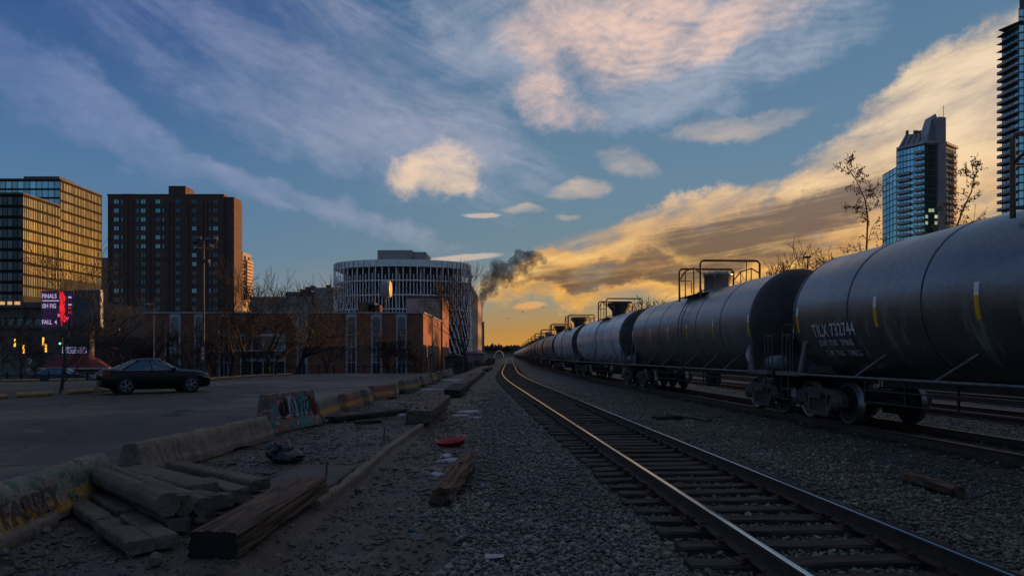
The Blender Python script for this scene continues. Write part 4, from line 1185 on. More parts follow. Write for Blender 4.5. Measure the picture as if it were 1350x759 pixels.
# ---- dark low podium at far left, with warm lamps
def podium():
    Z = 130; t = thing('podium_building', 'dark low building under the office block with warm lit windows', 'building')
    x0, x1 = WX(-60, Z), WX(128, Z)
    block('wall', rect(x0, x1, Z, Z+22), -2, WZ(398, Z), pm('dark_podium_concrete', (.10, .09, .085), .85, 0, .3, .4, .1, 8), t)
    for i, y in enumerate((404, 417, 431)):
        mb = MB(); mb.box((x0+x1)/2, Z-.5, WZ(y, Z), x1-x0, 1.0, .55); mb.build('ledge', DARKC, t)
    warm = emit_mat('warm_lit_window', (1.0, .55, .2), 0.55)
    for px, w in ((2, .9), (5.5, .4), (12, .8), (15, .4), (21, .7), (24.5, .9), (-8, 1.2)):
        mb = MB(); mb.box(WX(px, Z), Z-.03, WZ(400, Z), w*.7, .06, .75); mb.build('lit_window', warm, t)
    for i in range(16):
        mb = MB(); mb.box(x0+2+i*1.75, Z-.02, WZ(424, Z), 1.2, .06, 1.3); mb.build('window', GL_DARK, t)
    lamp = emit_mat('amber_wall_lamp', (1.0, .48, .06), 1.3)
    w = thing('garden_wall', 'grey green wall along the street at far left', 'wall')
    block('wall', rect(WX(-60, 84), WX(62, 84), 84, 84.5), -2, WZ(465, 84), pm('grey_green_render', (.13, .15, .14), .85, 0, .25, .5, .1, 8), w)
    block('coping', rect(WX(-60, 84), WX(62, 84)+.1, 83.9, 84.6), WZ(465, 84), WZ(465, 84)+.12, CONC, w)
    for px, py, wh in ((19.5, 452, 'highest and'), (31, 460, 'lower'), (57, 450, 'upper'), (60.5, 459, 'lower')):
        l = thing('wall_lamp', {19.5: 'amber light tube, leftmost of the four at far left', 31: 'amber light tube, second from the left edge, lower one', 57: 'amber light tube, upper one of the right pair', 60.5: 'amber light tube, lower one of the right pair'}[px], 'lamp', (WX(px, 80), 80, WZ(py, 80)), group='amber light tubes by the street')
        mb = MB(); mb.lathe([(.01, -.48), (.09, -.48), (.09, .48), (.01, .48)], 10, 0, 'Z'); mb.build('tube', lamp, l)
        mb = MB(); mb.tube([(0, .16, -2.3-.0), (0, .16, .5)], .05, 6); mb.box(0, .12, .5, .2, .3, .05); mb.build('post', DARKC, l)
podium()

# ---- two glass condominium towers on the right
def condo():
    t = thing('condo_tower', 'teal glass condominium tower with pointed spire above the tank cars', 'apartment tower')
    P = lambda px, Z: (WX(px, Z), Z)
    p0, p1, p2, p3, p4, p5 = P(1164, 336), P(1182, 322), P(1219, 312), P(1236, 312), P(1245, 313), P(1260, 321)
    zl, zm, zt = WZ(226, 330), WZ(204, 322), WZ(190, 314)
    fl = 2.85
    nfull = int((zt-0)/fl)
    RB = lambda q, y: (q[0]*y/q[1]+.6, y)
    body = [p1, p2, p3, p4, p5, RB(p5, 345), RB(p1, 350)]
    block('core', body, -2, zt, DARKC, t)
    block('core', [p0, p1, RB(p1, 350), RB(p0, 350)], -2, zl, DARKC, t)
    facade(t, p0, p1, 20, zl, int((zl-20)/fl), 4, GL_TEAL, pm('teal_grey_mullion', (.10, .13, .14), .5, .2, .2, .5, 0, 5), .16, .012, 31, .12)
    q = (p1[0]*.62+p2[0]*.38, p1[1]*.62+p2[1]*.38)
    tg = MATS['teal_grey_mullion']
    facade(t, p1, p2, 20, zt-.6, int((zt-20)/fl), 8, GL_TEAL, tg, .2, .012, 32, .12)
    facade(t, p2, p3, 20, zt-.6, int((zt-20)/fl), 4, glass_mat('green_tower_glass', (.20, .33, .27), .06, .75, .6), tg, .18, .014, 33, .12)
    facade(t, p4, p5, 20, zt-.6, int((zt-20)/fl), 4, GL_DARK, pm('warm_grey_panel', (.17, .13, .115), .7, 0, .2, .4, 0, 5), .40, .012, 34, .3)
    # spine between the green glass and the warm bay
    d = Vector((p4[0]-p3[0], p4[1]-p3[1]))
    block('spine', [(p3[0], p3[1]-1.2), (p4[0], p4[1]-1.2), (p4[0], p4[1]+3), (p3[0], p3[1]+3)], -2, WZ(156, 313), pm('lilac_grey_spine', (.34, .37, .41), .7, 0, .15, .3, .05, 5), t)
    mb = MB(); mb.tube([(p4[0]-.4, p4[1], WZ(156, 313)), (p4[0]-.4, p4[1], WZ(139, 313))], .12, 6); mb.build('antenna', DARKC, t)
    # sail-shaped crest left of the spine
    xs = [WX(p, 312) for p in (1222, 1226, 1230, 1232.5, 1235, 1237)]; zs = [WZ(p, 312) for p in (178, 164, 152, 150.5, 156, 172)]
    mb = MB(); mb.prism([(xs[0], zt-1)]+list(zip(xs, zs))+[(xs[-1], zt-1)], 'Y', 311.5, 318); mb.build('crest', MATS['lilac_grey_spine'], t)
    for k in range(3):
        mb = MB(); mb.bar((WX(1226+k*3.2, 311), 311.4, zt), (WX(1229+k*1.6, 311), 311.4, WZ(157+k*3, 311)), .25, .12); mb.build('crest_rib', tg, t)
    # cornice and sloping mechanical roof
    mb = MB(); c = [p1, p2, p3, p4, p5]
    for a, b_ in zip(c[:-1], c[1:]):
        if a is p3: continue
        mb.bar((a[0], a[1]-.5, zt), (b_[0], b_[1]-.5, zt), 1.6, 1.1)
    mb.build('cornice', MATS['lilac_grey_spine'], t)
    ra = [(*P(1183, 323), zt+.3), (*P(1222, 313), zt+.3), (*P(1222, 340), zt+.3), (*P(1183, 345), zt+.3)]
    rb = [(*P(1194, 322), WZ(177, 322)), (*P(1222, 316), WZ(177, 316)), (*P(1222, 336), WZ(177, 316)), (*P(1196, 338), WZ(177, 322))]
    mb = MB(); mb.loft([ra, rb]); mb.build('sloping_roof', MATS['lilac_grey_spine'], t)
    for k in range(5):
        f = .1+.2*k; A = Vector(ra[0])*(1-f)+Vector(ra[1])*f; B = Vector(rb[0])*(1-f)+Vector(rb[1])*f
        mb = MB(); mb.bar(A-Vector((0, .3, 0)), B-Vector((0, .3, 0)), .4, .3); mb.build('roof_rib', tg, t)
    for px in (1196, 1206, 1209, 1213, 1217):
        mb = MB(); mb.box(WX(px, 320), 320, WZ(176, 320)+.5, .9, 1, 1.6); mb.build('roof_vent', DARKC, t)
    # balconies in two stacks
    u = Vector((p2[0]-p1[0], p2[1]-p1[1], 0)).normalized(); n = Vector((u.y, -u.x, 0)); L = math.hypot(p2[0]-p1[0], p2[1]-p1[1])
    mb = MB(); mb.box(0, -.7, 0, 1, 1.4, .28); mb.box(0, -1.36, .6, 1, .06, .95); mb.box(-.5+.03, -.7, .6, .012, 1.3, .95); mb.box(.5-.03, -.7, .6, .012, 1.3, .95)
    o = mb.build('balcony', BALC); me = o.data; bpy.data.objects.remove(o)
    yaw = math.atan2(u.y, u.x)
    for f0, f1, ztop in ((.06, .52, zm-8), (.68, .97, zt-4)):
        z = 20
        while z < ztop:
            c = Vector((*p1, 0))+u*(L*(f0+f1)/2)+n*.1
            o = link('balcony', me, t, (c.x, c.y, z)); o.scale = (L*(f1-f0), 1.25, 1); o.rotation_euler = (0, 0, yaw); z += fl
    u = Vector((p5[0]-p4[0], p5[1]-p4[1], 0)).normalized(); n = Vector((u.y, -u.x, 0)); yaw = math.atan2(u.y, u.x)
    z = 20
    while z < zt-4:
        c = (Vector((*p4, 0))+Vector((*p5, 0)))/2+u*3+n*.1
        o = link('balcony', me, t, (c.x, c.y, z)); o.scale = (4.2, .9, 1); o.rotation_euler = (0, 0, yaw); z += fl
    lit = emit_mat('dim_lit_room', (.75, .85, .55), .35)
    random.seed(8)
    for k in range(14):
        a = Vector((*p2, 0)).lerp(Vector((*p3, 0)), random.choice((.15, .4, .62, .87))); z = 21+random.randrange(20)*fl
        mb = MB(); mb.box(a.x, a.y-.14, z+1.1, 1.2, .03, 1.5); mb.build('lit_window', lit, t)
def edge_tower():
    t = thing('condo_tower', 'tall balconied glass tower cut by the right edge', 'apartment tower')
    P = lambda px, Z: (WX(px, Z), Z)
    p0, p1, p2 = P(1321.5, 276), P(1343, 268), P(1440, 262)
    zt = WZ(38, 272); fl = 3.06; tg = MATS['teal_grey_mullion']
    block('core', [p0, p1, p2, (p2[0]*300/p2[1], 300), (p0[0]*300/p0[1]+.8, 300)], -2, zt-.3, DARKC, t)
    nf = int((zt-20)/fl)
    facade(t, p0, p1, 20, zt, nf, 4, GL_TEAL, tg, .2, .012, 41, .14)
    facade(t, p1, p2, 20, zt+6, nf+2, 14, GL_TEAL, tg, .2, .012, 42, .14)
    block('upper_storeys', [p1, p2, (p2[0]*295/p2[1], 295), (p1[0]*295/p1[1], 295)], zt-.3, zt+6, DARKC, t)
    block('upper_storeys', [(p1[0]+2.5, 271), (p2[0], 265), (p2[0]*295/265, 295), ((p1[0]+2.5)*295/271, 295)], zt+6, zt+14, DARKC, t)
    u = Vector((p1[0]-p0[0], p1[1]-p0[1], 0)).normalized(); n = Vector((u.y, -u.x, 0)); L = math.hypot(p1[0]-p0[0], p1[1]-p0[1]); yaw = math.atan2(u.y, u.x)
    mb = MB(); mb.box(0, -.6, 0, 1, 2.0, .30); o = mb.build('balcony', DARKC); me = o.data; bpy.data.objects.remove(o)
    rl = MB(); rl.box(0, -1.55, .62, 1, .05, .95); rl.box(-.492, -.8, .62, .016, 1.5, .95); o = rl.build('rail', BALC); me2 = o.data; bpy.data.objects.remove(o)
    for i in range(nf+1):
        z = 20+i*fl; c = Vector((*p0, 0))+u*(L*.47)+n*.1
        b = link('balcony', me, t, (c.x, c.y, z)); b.scale = (L*1.12, 1.1, 1); b.rotation_euler = (0, 0, yaw)
        if i < nf-3: link('rail', me2, b)
    mb = MB(); mb.bar((p0[0]-1.5, p0[1]-1.5, zt+.2), (p1[0]+1, p1[1]-1.5, zt+.2), 3.4, .5); mb.build('roof', DARKC, t)
condo(); edge_tower()

# ---- far ridge, far woods, arch
def hills():
    mb = MB(); rings = []
    for y0, h, s in ((700, 0.0, 1), (900, 11, 1), (1300, 15, 1), (2000, 22, 1), (3000, 0, 1)):
        rings.append([(x, y0+30*nz(x, y0, 0, .004), (h*(.75+.35*nz(x, y0, 5, .004)) if h else -3)) for x in range(-2600, 2601, 100)])
    for a, b_ in zip(rings[:-1], rings[1:]):
        n = len(a); mb.add(a+b_, [(i, i+1, n+i+1, n+i) for i in range(n-1)], 0, True)
    tag(mb.build('hills', pm('dark_hill_scrub', (.030, .030, .026), .95, 0, .4, .01, .3, .2)), kind='structure')
    random.seed(44); mb = MB()
    for i in range(2600):
        x = random.uniform(-700, 700) if i < 1300 else random.uniform(-90, 160); y = random.uniform(820, 980); h = random.uniform(2.5, 6.5)*(1.5 if random.random() < .1 else 1); w = random.uniform(1.5, 3.6)
        z = 7.6+1.5*nz(x, 900, 5, .004)
        ring = lambda r, zz: [(x+r*math.cos(k*1.257+i)*random.uniform(.7, 1.2), y+r*math.sin(k*1.257+i), z+zz) for k in range(5)]
        mb.loft([ring(w*.5, 0), ring(w, h*.3), ring(w*.7, h*.7), ring(.1, h)], caps=False)
    tag(mb.build('far_woods', pm('dark_far_trees', (.020, .024, .018), .95, 0, .4, .05, 0, 1)), 'dark line of trees along the far ridge', 'woods', kind='stuff')
hills()
t = thing('arch_bridge', 'small pale arch glowing gold at the end of the tracks', 'arch', (WX(658, 420), 420, 0))
mb = MB(); pts = [(2.9*math.cos(math.pi*k/16), 0, -.6+4.9*math.sin(math.pi*k/16)) for k in range(17)]; mb.tube(pts, .34, 8); mb.build('arch', pm('pale_arch_paint', (.75, .62, .40), .35, .3, .1, 1, 0, 5), t)
mb = MB(); mb.box(0, 0, -.9, 9, 2.5, .6); mb.build('deck', CONC, t)
# ---------------------------------------------------------------- bare trees
BARK = pm('dark_bark', (.032, .029, .027), .9, 0, .4, 2.5, .4, 20, stretch=(3, 3, .6))
BARK2 = pm('grey_brown_bark', (.068, .052, .042), .9, 0, .4, 2.5, .4, 20, stretch=(3, 3, .6))
LEAF = pm('dry_brown_leaf', (.14, .075, .035), .8, 0, .4, 5, 0, 20)
def bare_tree(label, base, height, seed, spread=.55, stems=1, lean=(0, 0), levels=5, r0=None, first=.28, twig=.016, leaves=0, mat=None, name='bare_tree', dense=1.0, droop=0.0):
    random.seed(seed); mat = mat or BARK
    r0 = r0 or height*.017
    tr, br, lf = MB(), MB(), MB()
    def limb(p, d, L, r, lev):
        n = 4 if lev < 2 else (3 if lev < 4 else 2); pts = [p]; rad = [r]; q = p.copy(); dd = d.copy()
        for i in range(n):
            dd = (dd + Vector((random.gauss(0, .13), random.gauss(0, .13), random.gauss(.03-droop, .09)))).normalized()
            q = q+dd*(L/n); pts.append(q.copy()); rad.append(max(twig*.8, r*(1-.42*(i+1)/n)))
        m = (tr if lev == 0 else br); sides = 7 if lev == 0 else (5 if lev < 3 else 3); rings = []
        for i, a in enumerate(pts):
            t = (pts[min(i+1, n)]-pts[max(i-1, 0)]).normalized()
            up = Vector((0, 0, 1)) if abs(t.z) < .9 else Vector((0, 1, 0)); u = t.cross(up).normalized(); w = u.cross(t)
            rings.append([a+u*rad[i]*math.cos(2*math.pi*k/sides)+w*rad[i]*math.sin(2*math.pi*k/sides) for k in range(sides)])
        m.loft(rings, 0, True, caps=(lev == 0))
        if lev >= levels:
            if leaves and random.random() < leaves:
                c = pts[-1]+Vector((random.gauss(0, .1), random.gauss(0, .1), -random.random()*.15)); a = random.random()*6.28; s = random.uniform(.05, .11)
                e1 = Vector((math.cos(a), math.sin(a), .2))*s; e2 = Vector((0, 0, -1.4))*s
                lf.add([c, c+e1*.6+e2*.5, c+e2, c-e1*.6+e2*.5], [(0, 1, 2, 3)])
            return
        kids = random.choice((3, 3, 4)) if lev > 0 else random.choice((4, 5))
        for k in range(int(kids*dense+.5)):
            f = 1.0 if k == 0 else random.uniform(.25, .97)
            i = min(n-1, int(f*n)); a = pts[i].lerp(pts[i+1], f*n-i) if f < 1 else pts[-1]
            ang = random.uniform(.12, .35) if k == 0 else random.uniform(.35, .75)*(.6+spread)
            ax = dd.cross(Vector((random.gauss(0, 1), random.gauss(0, 1), random.gauss(0, 1)))).normalized()
            nd = (Matrix.Rotation(ang, 3, ax) @ dd); nd.z += .16; nd.normalize()
            limb(a, nd, L*random.uniform(.60, .88)*(1 if lev else random.uniform(.75, 1.0)), max(twig, rad[-1]*(.85 if k == 0 else .62)), lev+1)
    b = Vector(base)
    for s in range(stems):
        a = random.random()*6.28; k = .0 if stems == 1 else .38
        d = Vector((lean[0]+k*math.cos(a), lean[1]+k*math.sin(a), 1)).normalized()
        limb(b+Vector((.15*math.cos(a), .15*math.sin(a), -.2))*(1 if stems > 1 else 0)+Vector((0, 0, -.1)), d, height*first, r0*(1 if stems == 1 else .6), 0)
    # scale the grown crown to the wanted height
    top = max(v[2] for v in br.v); k = height/(top-b.z)
    for m in (tr, br, lf): m.v = [tuple(b+(Vector(v)-b)*k) for v in m.v]
    t = thing(name, label, 'tree', base)
    inv = Matrix.Translation(-b)
    for nm, m, mt in (('trunk', tr, mat), ('crown', br, mat), ('dry_leaves', lf, LEAF)):
        if m.v: o = m.build(nm, mt, t); o.matrix_parent_inverse = inv
    return t
def gp(px, Z): x = WX(px, Z); return (x, Z, ground_h(x, Z))
def tree_at(label, px, Z, top, seed, **k):
    b = gp(px, Z); return bare_tree(label, b, WZ(top, Z)-b[2], seed, **k)
tree_at('tall bare tree right beside the brown tower', 325, 72, 334, 21, lean=(.10, 0), spread=.75, levels=6, first=.22, twig=.013)
tree_at('wide bare tree in front of the brick hall entrance', 352, 70, 352, 22, spread=.8, levels=5, first=.22, twig=.013)
tree_at('bare tree before the third arched window from the left', 300, 71, 388, 28, spread=.8, levels=5, first=.24, twig=.013)
tree_at('bare tree just right of the glazed entrance', 388, 70, 362, 23, spread=.8, levels=5, first=.22, twig=.013)
tree_at('low bare tree left of the two right arched windows', 430, 69, 398, 24, spread=.9, levels=5, first=.24, twig=.013)
tree_at('bushy bare tree with many stems before the lit brick corner', 522, 66, 428, 25, stems=5, spread=.6, levels=4, first=.34, twig=.013)
tree_at('tall slim bare tree in front of the parkade fins', 614, 78, 338, 129, spread=.30, levels=5, first=.36, dense=1.15, twig=.013)
tree_at('small bare tree by the fence before the brick hall', 556, 70, 455, 27, spread=.8, levels=4, first=.26, twig=.016)
tree_at('slender street tree beside the parked car in the yellow kerb line', 79, 29.6, 300, 31, spread=.75, levels=5, first=.34, twig=.011, r0=.085)
tree_at('bare tree at the far left edge before the garden wall', -12, 34, 360, 32, spread=.8, levels=5, first=.26, twig=.012)
for i, (px, top, lab) in enumerate(((140, 425, 'left behind the black car'), (166, 410, 'in the middle behind the black car'), (192, 418, 'behind the pale street lamp'), (214, 432, 'left of the first arched window'), (247, 420, 'before the second arched window'), (105, 440, 'behind the kiosk roof'), (30, 425, 'over the garden wall'), (282, 400, 'right of the floodlight mast'))):
    tree_at('dense brown bare tree '+lab, px, 76+i*1.1, top, 50+i, spread=1.0, levels=5, first=.22, twig=.015, stems=1, mat=BARK2)
def birch(label, pxs, Z, seed, nb, reach):
    """one thin leader with short side limbs, drooping twigs and a few dry leaves"""
    random.seed(seed); pts = [Vector((WX(px, Z), Z, WZ(py, Z))) for px, py in pxs]; b = Vector((pts[0].x, Z, ground_h(pts[0].x, Z)-.1)); pts = [b]+pts
    tr, br, lf = MB(), MB(), MB(); tr.tube(pts, .085, 7, r2=.014)
    def twig(p, d, L, r, lev):
        q = [p]; dd = d.copy()
        for i in range(4):
            dd = (dd+Vector((random.gauss(0, .22), random.gauss(0, .22), random.gauss(.06 if lev == 0 else -.04, .18)))).normalized(); q.append(q[-1]+dd*L/4)
        br.tube(q, r, 4 if lev == 0 else 3, caps=False, r2=max(.008, r*.45))
        for i in range(1, 5):
            if lev < 2:
                for k in range(2 if lev == 0 else 1):
                    a = Vector((random.gauss(0, 1), random.gauss(0, 1), random.gauss(.2, .6))).normalized(); twig(q[i], (dd*.7+a*.8).normalized(), L*random.uniform(.30, .55), max(.009, r*.6), lev+1)
            if lev and random.random() < .36:
                c = q[i]; a = random.random()*6.28; z = random.uniform(.04, .085); e1 = Vector((math.cos(a), math.sin(a), 0))*z; e2 = Vector((0, 0, -1.5*z))
                lf.add([c, c+e1*.6+e2*.5, c+e2, c-e1*.6+e2*.5], [(0, 1, 2, 3)])
    n = len(pts)-1
    for k in range(nb):
        f = .30+.70*(k+random.random())/nb; i = min(n-1, int(f*n)); p = pts[i].lerp(pts[i+1], f*n-i)
        a = k*2.4+random.random(); d = Vector((math.cos(a), math.sin(a)*.6, random.uniform(.35, 1.0))).normalized()
        twig(p, d, reach*(1.15-f*.75)*random.uniform(.7, 1.15), .030*(1.2-f*.8), 0)
    t = thing('birch_tree', label, 'tree', b); inv = Matrix.Translation(-b)
    for nm, m, mt in (('trunk', tr, BARK2), ('crown', br, BARK2), ('dry_leaves', lf, LEAF)):
        o = m.build(nm, mt, t); o.matrix_parent_inverse = inv
birch('slim birch with a few dry leaves rising left of the glass tower', [(1143, 420), (1142, 340), (1144, 285), (1140, 262), (1128, 236), (1116, 219)], 44, 161, 17, 1.9)
birch('leaning birch with dry leaves between the two glass towers', [(1240, 420), (1254, 320), (1268, 280), (1281, 252), (1284, 232), (1281, 216)], 42, 162, 14, 1.5)
tree_at('low twiggy tree between the towers above the nearest car', 1296, 42, 268, 63, spread=.7, levels=4, first=.25, twig=.012, leaves=.3, mat=BARK2)
tree_at('bushy bare tree above the gap between the two nearest cars', 1030, 66, 326, 64, spread=.9, levels=6, first=.24, twig=.018, mat=BARK2)
tree_at('low bare tree right of the bushy one above the black car', 1100, 58, 322, 65, spread=.8, levels=5, first=.26, twig=.014, mat=BARK2)
tree_at('far bare tree above the second tank car', 858, 120, 388, 66, spread=.9, levels=5, first=.24, twig=.024, mat=BARK2)
tree_at('small far bare tree left of the second car dome', 836, 128, 398, 67, spread=.9, levels=5, first=.24, twig=.024, mat=BARK2)
# bushes added on the embankment behind the tracks to block low sun
random.seed(71); mb = MB()
for i in range(5200):
    y = random.uniform(6, 210); x = 30+random.gauss(0, 1.6); z = ground_h(x, y); h = random.uniform(.8, 2.4)
    a = random.random()*6.28; w = .035
    tip = (x+random.gauss(0, .45), y+random.gauss(0, .45), z+h)
    mb.add([(x-w*math.cos(a), y-w*math.sin(a), z-.1), (x+w*math.cos(a), y+w*math.sin(a), z-.1), tip], [(0, 1, 2)])
    for k in range(3):
        f = random.uniform(.3, .8); q = Vector((x, y, z)).lerp(Vector(tip), f); e = q+Vector((random.gauss(0, .3), random.gauss(0, .3), random.uniform(.2, .6)))
        mb.add([q, q+Vector((.03, .03, 0)), e], [(0, 1, 2)])
tag(mb.build('sun_block_scrub', pm('reddish_scrub_twigs', (.15, .080, .055), .9, 0, .4, .8, 0, 5)), 'reddish leafless bushes added on the embankment to block low sun', 'sun_block_scrub', kind='stuff')
# dry weeds on the dirt strip and along the lot edge
random.seed(72); mb = MB()
for c in range(95):
    cy = 14+38*random.random()**1.3; cx = random.uniform(-4.4, -1.2) if random.random() < .75 else random.uniform(-5.1, -4.6)
    for i in range(random.randint(8, 22)):
        x, y = cx+random.gauss(0, .16), cy+random.gauss(0, .16); z = ground_h(x, y); a = random.random()*6.28; h = random.uniform(.06, .24); w = .006
        mb.add([(x-w*math.cos(a), y-w*math.sin(a), z), (x+w*math.cos(a), y+w*math.sin(a), z), (x+random.gauss(0, .06), y+random.gauss(0, .06), z+h)], [(0, 1, 2)])
tag(mb.build('dry_weeds', pm('straw_weed', (.16, .115, .06), .9, 0, .4, 3, 0, 5)), 'tufts of dry straw coloured weeds on the dirt strip', 'weeds', kind='stuff')
# ---------------------------------------------------------------- weathered blocks
def resample(poly, step):
    out = []
    for a, b in zip(poly, poly[1:]+poly[:1]):
        a, b = Vector(a), Vector(b); n = max(1, int((b-a).length/step+.5))
        out += [tuple(a.lerp(b, i/n)) for i in range(n)]
    return out
def rough_bar(name, p0, p1, prof, mats, parent=None, step=.06, amp=.012, freq=5.0, grain=1.0, seed=0, endamp=None, lstep=None, local=True, endmat=False, chip=0.0, groove=0.0):
    """loft a profile (side, up) from p0 to p1 with an uneven, chipped surface"""
    p0, p1 = Vector(p0), Vector(p1); d = p1-p0; L = d.length; d = d/L
    s = d.cross(Vector((0, 0, 1))).normalized(); u = s.cross(d); pr = resample(prof, step); n = max(2, int(L/(lstep or step*1.6)))
    rings = []; endamp = amp*1.5 if endamp is None else endamp
    for i in range(n+1):
        t = L*i/n; ring = []
        for a, b in pr:
            e = endamp if i in (0, n) else 0
            q1 = noise.noise(Vector((a*freq+seed*7.1, b*freq, t*freq*grain+seed*3.3)))
            q2 = noise.noise(Vector((a*freq*3+seed*2.1, b*freq*3+5, t*freq*3*grain)))
            k = amp*(q1+.5*q2)
            if chip:
                c = noise.noise(Vector((a*2.2+seed, b*2.2, t*2.2*grain+9))); k -= chip*max(0, c-.18)
            if groove:
                k -= groove*max(0, noise.noise(Vector((a*26+seed*5, b*26, t*1.1)))-.05)+groove*.8*max(0, noise.noise(Vector((a*55+seed, b*55, t*2.3)))-.1)
            elif amp < .02: k -= .05*max(0, noise.noise(Vector((a*8+seed*3, b*8+2, t*8)))-.42)
            m = math.hypot(a, b-.5*(prof[0][1]+max(v for _, v in prof))) or 1
            ring.append((a*(1+k/max(.05, m)), t+(noise.noise(Vector((a*9+seed, b*9, i*.7)))*e if e else 0), b+(b-.5*max(v for _, v in prof))*k/max(.05, m)))
        rings.append(ring)
    mb = MB(); mb.loft(rings, 0, False, caps=False)
    for ring, fl in ((rings[0], 1), (rings[-1], 0)):
        em = 1 if (fl and endmat) else 0
        if groove: mb.add(ring, [tuple(range(len(ring)))], em); continue
        c = Vector((0, 0, 0))
        for q in ring: c += Vector(q)
        c /= len(ring); m = len(ring)
        mid = [tuple(Vector(q).lerp(c, .5)+Vector((0, noise.noise(Vector(q)*11+Vector((seed, 0, 0)))*endamp*.5, 0))) for q in ring]
        mb.add(ring+mid+[tuple(c)], [(j, (j+1) % m, m+(j+1) % m, m+j) for j in range(m)]+[(m+j, m+(j+1) % m, 2*m) for j in range(m)], em)
    o = mb.build(name, mats, parent)
    o.matrix_local = Matrix.Translation(p0) @ Matrix((s, d, u)).transposed().to_4x4()
    bm = bmesh.new(); bm.from_mesh(o.data); bmesh.ops.remove_doubles(bm, verts=bm.verts, dist=1e-5); bmesh.ops.recalc_face_normals(bm, faces=bm.faces); bm.to_mesh(o.data); bm.free()
    shade_auto(o, 52)
    return o
def rectp(w, h, c=.02): return [(-w/2+c, 0), (w/2-c, 0), (w/2, c), (w/2, h-c), (w/2-c, h), (-w/2+c, h), (-w/2, h-c), (-w/2, c)]
def octp(w, h): k = .29; return [(-w*(.5-k), 0), (w*(.5-k), 0), (w/2, h*k), (w/2, h*(1-k)), (w*(.5-k), h), (-w*(.5-k), h), (-w/2, h*(1-k)), (-w/2, h*k)]
def lowp(h=.44): return [(-.24, 0), (.24, 0), (.24, .10), (.20, .16), (.12, h-.05), (.07, h), (-.07, h), (-.12, h-.05), (-.20, .16), (-.24, .10)]
def jersey(): return [(-.30, 0), (.30, 0), (.30, .08), (.16, .33), (.085, .81), (-.085, .81), (-.16, .33), (-.30, .08)]
def concrete_mat(name, col, stripe=None, spray=None, dark=.55):
    """aged cast concrete: pits, rain streaks, moss-dark top; stripe: a worn painted band; spray: graffiti patches"""
    col = (col[0]*1.25, col[1]*1.12, col[2]*.95)
    m, nt, b = new_mat(name); v = coords(); vo = coords(False)
    s = nt.nodes.new('ShaderNodeSeparateXYZ'); nt.links.new(vo, s.inputs[0]); X, Y, Z = (E(s.outputs[i]) for i in range(3))
    n1 = fbm(v, 1.6, 6, .62); n2 = fbm(v, 11, 5, .65); st = fbm(vscale(v, 4, 9, .7), 1.0, 5, .6)
    c = mixc((n1*.55+n2*.45).smooth(.35, .65), tuple(x*dark for x in col), col)
    c = mixc((st-.02).smooth(.50, .64)*.6, c, tuple(x*.32 for x in col))
    c = mixc(n2.smooth(.60, .68)*.5, c, tuple(min(1, x*1.35) for x in col))
    ag = nt.nodes.new('ShaderNodeTexVoronoi'); ag.inputs['Scale'].default_value = 95.0; nt.links.new(v, ag.inputs['Vector'])
    asp = nt.nodes.new('ShaderNodeSeparateColor'); nt.links.new(ag.outputs['Color'], asp.inputs[0])
    c = mixc(E(asp.outputs[0]).smooth(.80, .9)*.26, c, tuple(min(1, x*1.7) for x in col)); c = mixc(E(asp.outputs[1]).smooth(.80, .9)*.32, c, tuple(x*.35 for x in col))
    if spray:
        for i, (cc, sc, lo, off) in enumerate(spray):
            w = fbm(vscale(v, 1, 1, 1.5), sc, 3, .55, 1.2, off).smooth(lo, lo+.04); c = mixc(w*.8, c, cc)
    if stripe:
        z0, z1, cc = stripe; e = (fbm(v, 6, 4, .6)-.5)*.06
        band = (Z+e).smooth(z0-.015, z0+.015)*(Z+e).smooth(z1+.015, z1-.015)
        wear = (n2*.5+fbm(vscale(v, 14, 30, 2.5), 1.0, 3, .6)*.5).smooth(.56, .47)
        c = mixc(band*wear, c, cc)
    nt.links.new(c, b.inputs['Base Color']); b.inputs['Roughness'].default_value = .88; b.inputs['Specular IOR Level'].default_value = .3
    pit = fbm(v, 26, 4, .7)
    bump(b, n2*.7+pit*.6-pit.smooth(.60, .70)*.5, 1.0, .03); return m
OCHRE = (.52, .25, .045)
K_PLAIN = concrete_mat('aged_grey_concrete', (.225, .205, .18))
K_STOP = concrete_mat('weathered_kerb_stop_concrete', (.145, .138, .126))
K_STRIPE = concrete_mat('concrete_with_worn_ochre_band', (.17, .17, .165), (.13, .27, OCHRE))
K_TAGGED = concrete_mat('tagged_concrete_with_ochre_band', (.20, .215, .205), (.06, .22, OCHRE), [((.05, .13, .09), 2.2, .57, 3.0), ((.10, .06, .05), 2.8, .60, 8.0)])
K_GRAF = concrete_mat('graffiti_barrier_paint', (.17, .14, .135), None, [((.24, .10, .075), 1.3, .52, 1.0), ((.34, .28, .27), 3.0, .55, 5.0), ((.03, .20, .20), 1.5, .50, 9.0), ((.34, .15, .05), 2.6, .60, 15.0), ((.05, .06, .11), 2.4, .58, 2.0), ((.40, .36, .38), 5.0, .62, 12.0)])
K_YEL = concrete_mat('yellow_painted_kerb', (.20, .19, .17), (-.05, .30, (.46, .26, .085)))
K_RED = concrete_mat('reddish_barrier_concrete', (.20, .13, .115), (.13, .27, OCHRE), [((.28, .13, .11), 2.0, .55, 6.0)])
